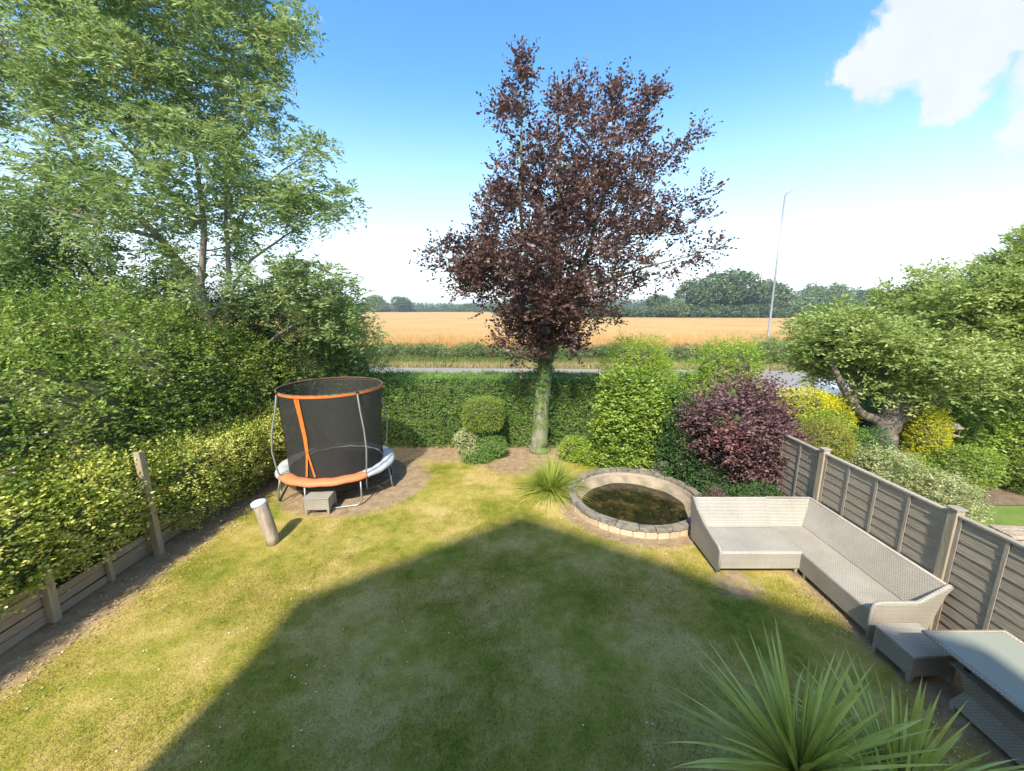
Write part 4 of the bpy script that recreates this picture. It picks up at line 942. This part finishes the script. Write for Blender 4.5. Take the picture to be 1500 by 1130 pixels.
# ================================================================== LEFT SIDE
# yellow variegated ivy over the fence
shrub('variegated_ivy', 'yellow and green variegated ivy covering the near part of the left fence', 'ivy', [(-6.42, 4.35, 1.1, .42, .95, .62, 2.6), (-6.45, 5.6, 1.05, .45, 1.0, .68, 2.6), (-6.45, 3.0, .95, .4, .9, .6, 2.4), (-6.9, 4.7, 1.1, .7, 1.3, .75, 2.2), (-6.2, 5.4, 1.0, .3, .8, .45, 2.6)], MT['euon'], 66000, .056, .62, k=5, L=.22, hi=1.2, amp=.26, base=(-6.4, 4.6, 0), zmin=.6, facing=False, stems=3)
shrub('variegated_ivy', 'paler yellow flecked ivy on the fence between the tall post and trampoline', 'ivy', [(-6.2, 7.1, .86, .46, 1.0, .72, 2.6), (-6.15, 8.4, .84, .46, .9, .72, 2.6), (-6.0, 9.5, .9, .45, .8, .72, 2.4)], MT['euon'], 50000, .048, .6, k=5, L=.2, hi=1.2, amp=.26, base=(-6.4, 8.0, 0), zmin=.16, facing=False, stems=3)
# hawthorn / bramble thicket behind it
def thick(label, ell, mat, n, size, **k): return shrub('bramble_thicket', label, 'thicket', ell, mat, n, size, **k)
b1 = thick('bright green bramble thicket rising behind the near left fence', [(-8.1, 4.9, 1.6, 1.45, 1.6, 1.55, 2.2), (-7.9, 6.5, 1.9, 1.35, 1.3, 1.5, 2.2), (-7.6, 3.2, 1.5, 1.1, 1.4, 1.35, 2.2)], MT['haw'], 66000, .075, k=6, L=.28, amp=.25, hi=1.12, facing=False, base=(-8, 5, 0))
b2 = thick('tangled green bramble thicket behind the tall fence post', [(-8.0, 8.1, 2.5, 1.45, 1.2, 1.75, 2.2), (-7.6, 9.3, 2.2, 1.25, 1.1, 1.75, 2.2), (-9.3, 6.9, 2.8, 1.5, 1.5, 1.4, 2.2), (-6.9, 9.9, 2.0, 1.0, .9, 1.3, 2.2)], MT['haw'], 66000, .072, k=6, L=.28, amp=.28, hi=1.12, base=(-8, 8, 0))
n = 900; P, D = shellpts([(-.1, -.1, 1.6, 1.5, 1.6, 1.6, 2.2)], n, 1.0, 1.12, .25, -24.8); npmesh('seed_heads', leafquads(P[:600], D[:600], .12, 6, .038, .7, .4), 4, MT['blossom'], b1)
P, D = shellpts([(0, .1, 2.35, 1.45, 1.2, 1.7, 2.2)], n, 1.0, 1.12, .28, -24.8); npmesh('seed_heads', leafquads(P[:420], D[:420], .12, 6, .036, .7, .4), 4, MT['blossom'], b2)
shrub('hawthorn_bush', 'dull green hawthorn mass directly behind the trampoline', 'bush', [(-5.9, 11.3, 2.0, 1.25, .9, 1.9, 2.2), (-4.9, 11.7, 1.7, 1.0, .8, 1.7, 2.2), (-7.2, 11.2, 2.3, 1.3, 1.0, 1.9, 2.2), (-5.3, 11.6, 3.1, .8, .7, .8, 2.1)], MT['dullgreen'], 70000, .07, k=6, L=.36, amp=.3, hi=1.2, facing=False, corek=.66)
# dark hazel tree left, ash tree
def blobpts(ell, n, power=.45):
    out_ = []; A = np.array([e[3]*e[4]*e[5] for e in ell])**.8
    for e, c in zip(ell, (n*A/A.sum()).astype(int)):
        d = rsph(c); out_.append(np.array(e[:3])+d*(rng.uniform(0, 1, c)**power)[:, None]*np.array(e[3:6]))
    return np.concatenate(out_)
C = blobpts([(-11.2, 8.8, 4.6, 2.0, 1.6, 1.1), (-9.6, 10.2, 4.3, 1.7, 1.2, 1.0), (-9.0, 11.2, 4.0, 1.6, 1.2, 1.2), (-12.0, 10.2, 5.4, 2.2, 1.8, 1.4)], 330)
limbtree('hazel_tree', 'dark spreading hazel under the ash tree at the left edge', 'tree', (-9.8, 10.2, 0), [
    [(-9.8, 10.2, -.05, .2), (-9.75, 10.2, 1, .16), (-9.8, 10.2, 2.2, .13), (-10, 10.2, 4, .07), (-10.5, 10, 5.4, .02)], [(-9.8, 10.2, 1.8, .1), (-10.3, 9.6, 3, .06), (-11, 9, 4.4, .03)], [(-9.8, 10.2, 1.8, .09), (-9.2, 10.8, 3, .06), (-8.9, 11.2, 4.2, .02)]],
    C, MT['darktree'], MT['bark'], sprig=dict(rad=.42, ns=20, L=.38, k=7, size=.085, asp=.7, up=.1, flat=.5), attach=1.5, out=.3)
rows = [(12.6, -10.5, -5.3), (11.2, -11.2, -4.7), (10.28, -11.6, -4.75), (9.55, -11.9, -4.9), (8.4, -12, -4.55), (7.33, -12, -4.15), (6.5, -12, -4.0), (5.63, -11, -4.5), (4.88, -9.5, -4.35), (4.3, -8, -4.2)]
C = envelope(rows, 660, 9.9, 2.4, power=.5)
C = C[(bump3(C, .95, 4.2) > -.22) | (C[:, 2] > 9.5)]
sp = []
for (a, b, n_) in (((-5, 9.4, 6.3), (-3.55, 9.3, 6.45), 7), ((-5.2, 9.6, 9.6), (-4.35, 9.6, 10.1), 6), ((-5.2, 9.5, 5), (-3.9, 9.5, 4.85), 6), ((-5, 9.8, 4.1), (-3.55, 9.7, 4.15), 7), ((-5, 9.8, 3.6), (-3.5, 9.9, 3.55), 6), ((-5.2, 9.5, 7.4), (-3.95, 9.5, 7.5), 5)):
    for i in range(n_):
        f = (i+.5)/n_; sp.append([a[q]*(1-f)+b[q]*f+random.gauss(0, .1) for q in range(3)])
C = np.concatenate([C, np.array(sp), blobpts([(-5.3, 10.6, 4.1, 1.2, .8, .8), (-6.8, 10.6, 4.2, .8, .6, .5)], 46)])
C = C[~((C[:, 0] > -7.9) & (C[:, 0] < -6.2) & (C[:, 2] > 4.4) & (C[:, 2] < 5.6) & (rng.random(len(C)) < .6))]
lm = [[(-7.2, 10, -.05, 0.173), (-7.25, 10, 1.5, 0.144), (-7.4, 10, 3.2, 0.137), (-7.7, 10, 4.5, 0.122), (-8.35, 9.9, 5.7, 0.079), (-9.5, 9.5, 7.2, 0.050), (-10.2, 9, 9.6, 0.022)],
      [(-7.7, 10, 4.3, 0.086), (-7.35, 10, 5.8, 0.065), (-7.3, 10, 7.2, 0.043), (-7.3, 9.8, 9.4, 0.022), (-7.2, 9.6, 11.6, 0.007)],
      [(-7.3, 10, 3.0, 0.072), (-6.9, 10, 4.8, 0.058), (-6.77, 10, 6.4, 0.036), (-6.3, 9.8, 8.6, 0.022), (-5.6, 9.6, 10.2, 0.009)],
      [(-8.35, 9.9, 5.7, 0.050), (-10.0, 9, 6.2, 0.036), (-11.6, 8, 6.4, 0.014)],
      [(-7.35, 10, 6.0, 0.043), (-8.4, 9, 7.8, 0.029), (-8.8, 8.4, 10.4, 0.011)],
      [(-7.5, 10, 3.8, 0.065), (-6.2, 9.8, 5.2, 0.036), (-4.9, 9.6, 5.9, 0.014)],
      [(-6.8, 10, 5.6, 0.036), (-5.8, 9.8, 6.8, 0.022), (-4.6, 9.6, 7.4, 0.009)],
      [(-7.25, 10, 2.4, 0.058), (-6.0, 10.2, 3.4, 0.036), (-4.6, 9.9, 4.1, 0.014)]]
limbtree('ash_tree', 'tall airy ash tree with pale limbs filling the upper left', 'tree', (-7.2, 10, 0), lm, C, MT['ash'], MT['ashbark'], twigr=.013,
         sprig=dict(rad=.46, ns=19, L=.36, k=11, size=.135, asp=.30, up=.0, flat=.45, droop=.45, spread=1.1), attach=3.2, out=.35)

# ================================================================== RIGHT SIDE, neighbour's garden
C = blobpts([(9.3, 10.3, 3.3, 1.9, 1.6, .95), (8.2, 10.0, 3.3, 1.0, 1.2, .7), (11.2, 10, 4.1, 1.7, 1.6, 1.15), (12.8, 9.6, 4.3, 1.7, 1.7, 1.5), (13.6, 10.4, 3.2, 1.6, 1.6, 1.1), (11.4, 9.2, 2.7, 1.5, 1.0, .6), (12.2, 9.6, 5.2, 1.0, .9, .7), (8.0, 9.9, 2.9, .75, .8, .6), (10.2, 9.0, 2.9, 1.5, .9, .6), (8.9, 9.2, 3.0, 1.1, .8, .6), (9.4, 10.6, 2.5, 1.6, .7, .5), (9.7, 8.9, 2.3, 1.6, .5, .38)], 750, .42)
limbtree('cherry_tree', 'spreading cherry tree with forked trunk beyond the right fence', 'tree', (9.33, 9.5, 0), [
    [(9.3, 9.5, -.05, 0.369), (9.3, 9.5, .25, 0.288), (9.35, 9.5, .8, 0.266), (9.4, 9.5, 1.3, 0.256), (9.5, 9.6, 1.9, 0.164), (9.7, 9.8, 3.2, 0.061)],
    [(9.3, 9.5, 1.2, 0.139), (8.6, 9.5, 1.55, 0.098), (8.15, 9.5, 2.1, 0.082), (7.85, 9.5, 2.6, 0.066), (7.7, 9.8, 3.3, 0.025)],
    [(9.45, 9.5, 1.2, 0.156), (10.1, 9.5, 1.6, 0.123), (10.9, 9.5, 2.1, 0.098), (12.2, 9.5, 2.9, 0.066), (13.4, 9.6, 4, 0.025)],
    [(9.7, 9.5, 1.5, 0.098), (10.4, 9.8, 2.8, 0.066), (11.4, 10, 4.2, 0.025)], [(8.5, 9.5, 1.62, 0.066), (8.9, 10.2, 2.8, 0.049), (9.0, 10.5, 3.8, 0.016)]],
    C, MT['cherry'], MT['cherrybark'], sprig=dict(rad=.40, ns=22, L=.34, k=8, size=.115, asp=.42, up=.25, flat=.55, droop=.3), attach=1.6, out=.5)
shrub('golden_shrub', 'bright golden yellow shrub just over the far end of the fence', 'bush', [(7.15, 9.7, 1.6, .85, .5, .42, 2.4), (7.9, 9.7, 1.35, .5, .5, .5, 2.2)], MT['gold'], 15000, .045, .45, k=6, L=.16, amp=.14, hi=1.08)
shrub('green_shrub', 'green leafy bush below the golden yellow shrub', 'bush', [(7.3, 9.2, .85, .95, .5, .75, 2.4), (7.9, 8.7, .6, .5, .5, .6, 2.2)], MT['laurel'], 12000, .055, .5, L=.16)
shrub('bronze_bush', 'rounded bronze yellow bush over the first fence post', 'bush', [(6.8, 8.3, 1.15, .60, .5, .52, 2.2)], MT['oldgold'], 11000, .035, .5, L=.12, amp=.1)
shrub('dark_shrub', 'dark green bush between the bronze bush and the cherry trunk', 'bush', [(8.1, 8.7, .55, .62, .55, .75, 2.2), (7.6, 7.9, .45, .5, .4, .55, 2.2)], MT['dark'], 10000, .05, L=.14)
shrub('golden_conifer', 'upright yellow conifer beside the cherry trunk', 'bush', [(9.98, 9.1, .85, .36, .36, .88, 2.3)], MT['gold'], 12000, .035, .45, k=6, L=.12, amp=.06, up=.6, base=(9.95, 9.1, 0))
shrub('dark_shrub', 'low dark green plant at the foot of the yellow conifer', 'bush', [(9.3, 8.75, .3, .4, .35, .35, 2.2)], MT['laurel'], 4500, .05, L=.14, stems=0)
shrub('laurel_hedge', 'glossy green laurel hedge behind the right hand garden', 'hedge', [(11.6, 10.2, .95, 1.25, .7, 1.05, 3), (13.3, 10.1, 1.0, 1.2, .7, 1.1, 3), (15.0, 10.0, 1.0, 1.3, .7, 1.1, 3)], MT['laurel'], 36000, .10, .45, k=6, L=.2, amp=.12)
shrub('green_shrub', 'dark leafy bush seen between the forked limbs of the cherry', 'bush', [(12.2, 13.0, .95, 1.0, .7, 1.1, 2.3), (13.8, 13.2, 1.0, 1.2, .7, 1.2, 2.3), (10.2, 11.8, .6, 1.0, .6, .75, 2.3)], MT['dullgreen'], 14000, .07, k=6, L=.22, amp=.2)
shrub('round_bush', 'rounded yellow green bush on bare soil under the cherry', 'bush', [(10.25, 8.55, .45, .62, .5, .48, 2.3)], MT['topi'], 8500, .055, L=.14, amp=.14)
shrub('round_bush', 'yellow topped bush at the right edge of the photo', 'bush', [(11.9, 8.35, .45, .72, .5, .5, 2.3), (12.8, 8.2, .5, .7, .5, .55, 2.3)], MT['topi'], 9500, .055, L=.14, amp=.14)
shrub('cream_shrub', 'loose cream and green variegated shrub leaning over the fence', 'bush', [(7.75, 7.6, .55, .6, .5, .58, 2.2), (8.3, 7.1, .4, .55, .45, .45, 2.2), (7.2, 8.0, .4, .5, .4, .5, 2.2)], MT['spirea'], 17000, .055, .4, k=6, L=.2, amp=.2, hi=1.12)
bn = empty('wooden_bench', (8.55, 6.0, 0), 'small brown wooden bench on the neighbouring lawn at the right edge', 'bench', None, R(-6))
for k in range(3):
    mb = MB(); mb.box(-.35, 1.1, -.16+k*.125, -.045+k*.125, .36, .42); mb.build('plank', MT['log'], bn, bevel=.008)
for x in (-.15, .85):
    mb = MB(); mb.box(x-.06, x+.06, -.12, .17, 0, .358); mb.build('leg', MT['log'], bn, bevel=.008)
bf = empty('bird_table', (10.75, 9.35, 0), 'small brown roofed bird table beside the yellow conifer', 'bird table')
mb = MB(); mb.box(-.025, .025, -.025, .025, 0, 1.0); mb.build('post', MT['bark'], bf)
mb = MB(); mb.box(-.16, .16, -.13, .13, 1.001, 1.03); mb.build('tray', MT['log'], bf)
mb = MB(); mb.prism([(-.2, -.17, 1.2), (.2, -.17, 1.2), (0, -.17, 1.36)], (0, .34, 0)); mb.build('roof', MT['log'], bf)
mb = MB(); [mb.box(x-.012, x+.012, y-.012, y+.012, 1.031, 1.199) for x in (-.14, .14) for y in (-.11, .11)]; mb.build('roof_posts', MT['bark'], bf)

# white car parked by the road, glimpsed through the cherry
cr = empty('parked_car', (16.35, 17.3, .0), 'white car glimpsed through the cherry branches by the road', 'car', None, R(-3))
def carbody():
    prof = [(-2.1, .3), (-2.12, .62), (-2.0, .85), (-1.35, .92), (-.75, 1.38), (.55, 1.44), (1.35, 1.02), (2.0, .9), (2.12, .6), (2.08, .3)]
    mb = MB(); ys = [(-.86, .0), (-.8, .06), (.8, .06), (.86, .0)]; n = len(prof); vs = []
    for y, g2 in ((-.87, 0), (-.70, 1), (.70, 1), (.87, 0)):
        for x, z in prof: vs.append((x*(1 if g2 else .985), y, z if g2 or z < .95 else .93))
    fs = [tuple(range(n)), tuple(range(4*n-1, 3*n-1, -1))]
    for s in range(3):
        for i in range(n): fs.append((s*n+i, s*n+(i+1) % n, (s+1)*n+(i+1) % n, (s+1)*n+i))
    mb.add(vs, fs); return mb
carbody().build('body', MT['tank'], cr, smooth=False)
mb = MB(); mb.hexa([(-1.33,-.66,.945),(-1.33,.66,.945),(-.79,.6,1.37),(-.79,-.6,1.37),(-1.36,-.66,.96),(-1.36,.66,.96),(-.81,.6,1.40),(-.81,-.6,1.40)]); mb.build('rear_window', MT['glass'], cr)
mb = MB(); mb.hexa([(1.32,-.66,1.05),(1.32,.66,1.05),(.6,.6,1.425),(.6,-.6,1.425),(1.35,-.66,1.07),(1.35,.66,1.07),(.61,.6,1.45),(.61,-.6,1.45)]); mb.build('windscreen', MT['glass'], cr)
for s in (-1, 1):
    mb = MB(); mb.hexa([(-1.15,s*.86,.96),(1.15,s*.86,.98),(.5,s*.74,1.36),(-.72,s*.74,1.32),(-1.15,s*.89,.96),(1.15,s*.89,.98),(.5,s*.77,1.37),(-.72,s*.77,1.33)]); mb.build('side_window', MT['glass'], cr)
    for x in (-1.3, 1.3):
        mb = MB(); mb.tube([(x, s*.74, .32), (x, s*.89, .32)], .32, 20); wh = mb.build('wheel', MT['rubber'], cr)
        mb = MB(); mb.tube([(x, s*.885, .32), (x, s*.90, .32)], .2, 14); mb.build('rim', MT['steel'], wh)

# ================================================================== STREET LAMP
lamp = empty('street_lamp', (18.02, 28, 0), 'tall slim grey street lamp standing by the wheat field', 'street lamp')
mb = MB(); mb.tube([(0, 0, 0), (0, 0, 1.4), (0, 0, 1.45), (-.02, 0, 6), (-.05, 0, 11.3)], [.10, .10, .075, .065, .045], 12); mb.build('pole', MT['steel'], lamp, smooth=True)
mb = MB(); mb.tube([(-.05, 0, 11.25), (-.03, -.02, 11.34), (.05, -.04, 11.4)], .035, 8); mb.build('bracket', MT['steel'], lamp, smooth=True)
mb = MB(); mb.hexa([(.0,-.12,11.36),(.42,-.10,11.54),(.42,.06,11.54),(.0,.10,11.36),(.02,-.09,11.45),(.40,-.08,11.60),(.40,.04,11.60),(.02,.07,11.45)]); mb.build('lamp_head', MT['pole'], lamp, bevel=.02)

# ================================================================== ROADSIDE HEDGE beyond the road, bushes
def rh(x0, x1, zt, label, n, size=.11, mat='roadhedge', dz=.35):
    ell = []; x = x0
    while x < x1:
        wv = random.uniform(1.2, 2.2); ell.append((x+wv/2, 30.0-.052*(x+wv/2)+random.uniform(-.2, .2), zt*.48, wv*.8, .95, zt*.55*random.uniform(1-dz, 1.12), 2.4)); x += wv
    shrub('roadside_hedge', label, 'hedge', ell, MT[mat], n, size, .5, k=5, L=.3, amp=.2, hi=1.15, stems=0, base=((x0+x1)/2, 30, 0), up=.5)
rh(-15, -3.5, 1.15, 'low rough hedge beyond the road left of the beech', 20000, dz=.25)
rh(-3.5, 7.5, 1.15, 'low rough hedge beyond the road behind the beech trunk', 20000, dz=.25)
rh(7.5, 16.2, 1.15, 'low rough hedge beyond the road behind the tall green shrub', 12000, dz=.25)
shrub('roadside_bush', 'darker rounded bush at the foot of the street lamp', 'bush', [(18.0, 28.0, .9, 1.5, 1.0, 1.0, 2.2), (20.2, 28.0, .75, 1.5, 1.0, .9, 2.2)], MT['dullgreen'], 9000, .10, k=5, L=.3, amp=.2, hi=1.1, stems=0, base=(18.6, 28.3, 0))
rh(21, 36, 1.4, 'rough hedge beyond the road right of the street lamp', 12000, dz=.25)

# ================================================================== FAR TREES
def fartree(px, top, base_y, wpx, dist, mat, label, dark=False, group='trees beyond the wheat field', ratio=None, nl=2600, cat='tree'):
    x = (px-750)/580*dist*1.02; H_ = 4.1+(450-top)/580*dist*1.0; W_ = wpx/580*dist*1.0
    r = empty('field_tree', (x, dist, 0), label, cat, group)
    el_ = []; rd = random.Random(int(px*7))
    cz = H_*.56; el_.append((0, 0, cz, W_*.36, W_*.34, H_*.42))
    for i in range(7):
        a_ = i*.9+rd.uniform(0, .4); rr = W_*rd.uniform(.2, .3); el_.append((math.cos(a_)*W_*.27, math.sin(a_)*W_*.25, H_*rd.uniform(.32, .74), rr, rr, rr*.8))
    el7 = [(*e, 2.1) for e in el_]
    P, D = shellpts(el7, nl, .7, 1.08, .12, px*.1, zmin=H_*.04); size = max(W_*.055, .35)
    D = D+rng.normal(size=D.shape)*.6
    npmesh('crown', leafquads(P, nrm(D), size*.8, 2, size, .75, .3), 4, mat, r)
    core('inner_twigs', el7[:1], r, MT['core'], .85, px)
    mb = MB(); mb.tube([(0, 0, -.05), (.1, 0, H_*.3), (0, 0, H_*.7)], [W_*.05, W_*.035, W_*.01], 7); mb.build('trunk', MT['bark'], r, smooth=True)
    return r
FT = [(560, 434, 30, 335, 'farlight', 'pale green distant tree with a pointed top left of the copper beech'), (596, 436, 30, 335, 'fardark', 'round dark distant tree between the pale tree and the copper beech'),
      (541, 444, 18, 336, 'farlight', 'small distant tree at the left end of the field edge'),
      (652, 450, 16, 420, 'fardark', 'tiny far tree on the horizon left of the copper beech'), (668, 449, 18, 420, 'fardark', 'second tiny horizon tree left of the copper beech'), (690, 446, 20, 400, 'fardark', 'larger tiny horizon tree nearest the copper beech'),
      (958, 434, 40, 175, 'fardark', 'dark tree partly behind the right edge of the copper beech'),
      (1012, 412, 62, 168, 'fardark', 'broad dark oak right of the copper beech'), (1052, 399, 76, 168, 'fardark', 'tallest dark oak beyond the wheat field'),
      (1108, 414, 58, 166, 'fardark', 'round dark oak just left of the street lamp pole'),
      (1170, 418, 44, 185, 'farlight', 'pale round tree right of the street lamp'), (1204, 417, 46, 185, 'farlight', 'second pale round tree right of the street lamp'),
      (1250, 428, 60, 200, 'fardark', 'far tree half hidden behind the left edge of the cherry'), (1300, 432, 60, 200, 'fardark', 'far tree hidden behind the middle of the cherry crown'), (1360, 430, 60, 205, 'fardark', 'far tree behind the right part of the cherry crown'),
      (980, 440, 34, 160, 'farlight', 'low light green bush at the left foot of the dark oaks'), (1150, 440, 50, 160, 'farlight', 'low light green bush at the field edge right of the lamp')]
for px, top, wpx, dist, m, lab in FT: fartree(px, top, 0, wpx, dist, MT[m], lab)
def farhedge(x0, y0, x1, y1, zt, mat, label, n, size, ww=3):
    ell = []; L_ = math.hypot(x1-x0, y1-y0); k = max(3, int(L_/(zt*1.6)))
    for i in range(k):
        f = (i+.5)/k; ell.append((x0+(x1-x0)*f, y0+(y1-y0)*f, zt*.42, L_/k*.85, ww, zt*.55*random.uniform(.7, 1.15), 2.3))
    shrub('field_hedgerow', label, 'hedgerow', ell, MT[mat], n, size, .7, k=3, L=size*1.4, amp=.2, hi=1.15, stems=0, base=((x0+x1)/2, (y0+y1)/2, 0), corek=.85)
farhedge(-230, 349, -12, 349, 2.6, 'fardark', 'thin far hedgerow along the left end of the field', 9000, .9)
farhedge(-240, 430, -20, 410, 6.0, 'farlight', 'distant wooded rise above the far hedgerow on the left', 9000, 1.8, 5)
farhedge(-5, 185, 50, 172, 4.0, 'fardark', 'hedgerow behind the copper beech crown', 5000, .8)
farhedge(50, 166, 128, 156, 4.2, 'fardark', 'dense hedgerow under the dark oaks', 12000, .7)
farhedge(100, 160, 260, 140, 4.0, 'farlight', 'hedgerow running behind the cherry tree', 12000, .8)
farhedge(-20, 520, 500, 420, 10.0, 'fardark', 'long wooded horizon behind the right hand trees', 14000, 2.4, 8)
farhedge(-700, 520, -220, 480, 8.0, 'fardark', 'long wooded horizon behind the ash tree', 8000, 2.4, 8)
# summer air: far trees fade a little
hm, hnt, ho = M0('summer_haze'); pv = N(hnt, 'ShaderNodeVolumePrincipled', Density=.0006, Anisotropy=.3); pv.inputs['Color'].default_value = (.86, .93, 1, 1); hnt.links.new(pv.outputs[0], ho.inputs['Volume'])
mb = MB(); mb.box(-1650, 1650, -95, 1750, -1.2, 15.5); hz = mb.build('haze', hm); tag(hz, 'thin summer haze over the fields', 'haze', kind='stuff')
scn.cycles.volume_bounces = 0
print('leaves', nl, 'tris', sum(sum(len(p.vertices)-2 for p in o.data.polygons) if len(o.data.polygons) < 3000 else len(o.data.polygons)*2 for o in bpy.data.objects if o.type == 'MESH'))
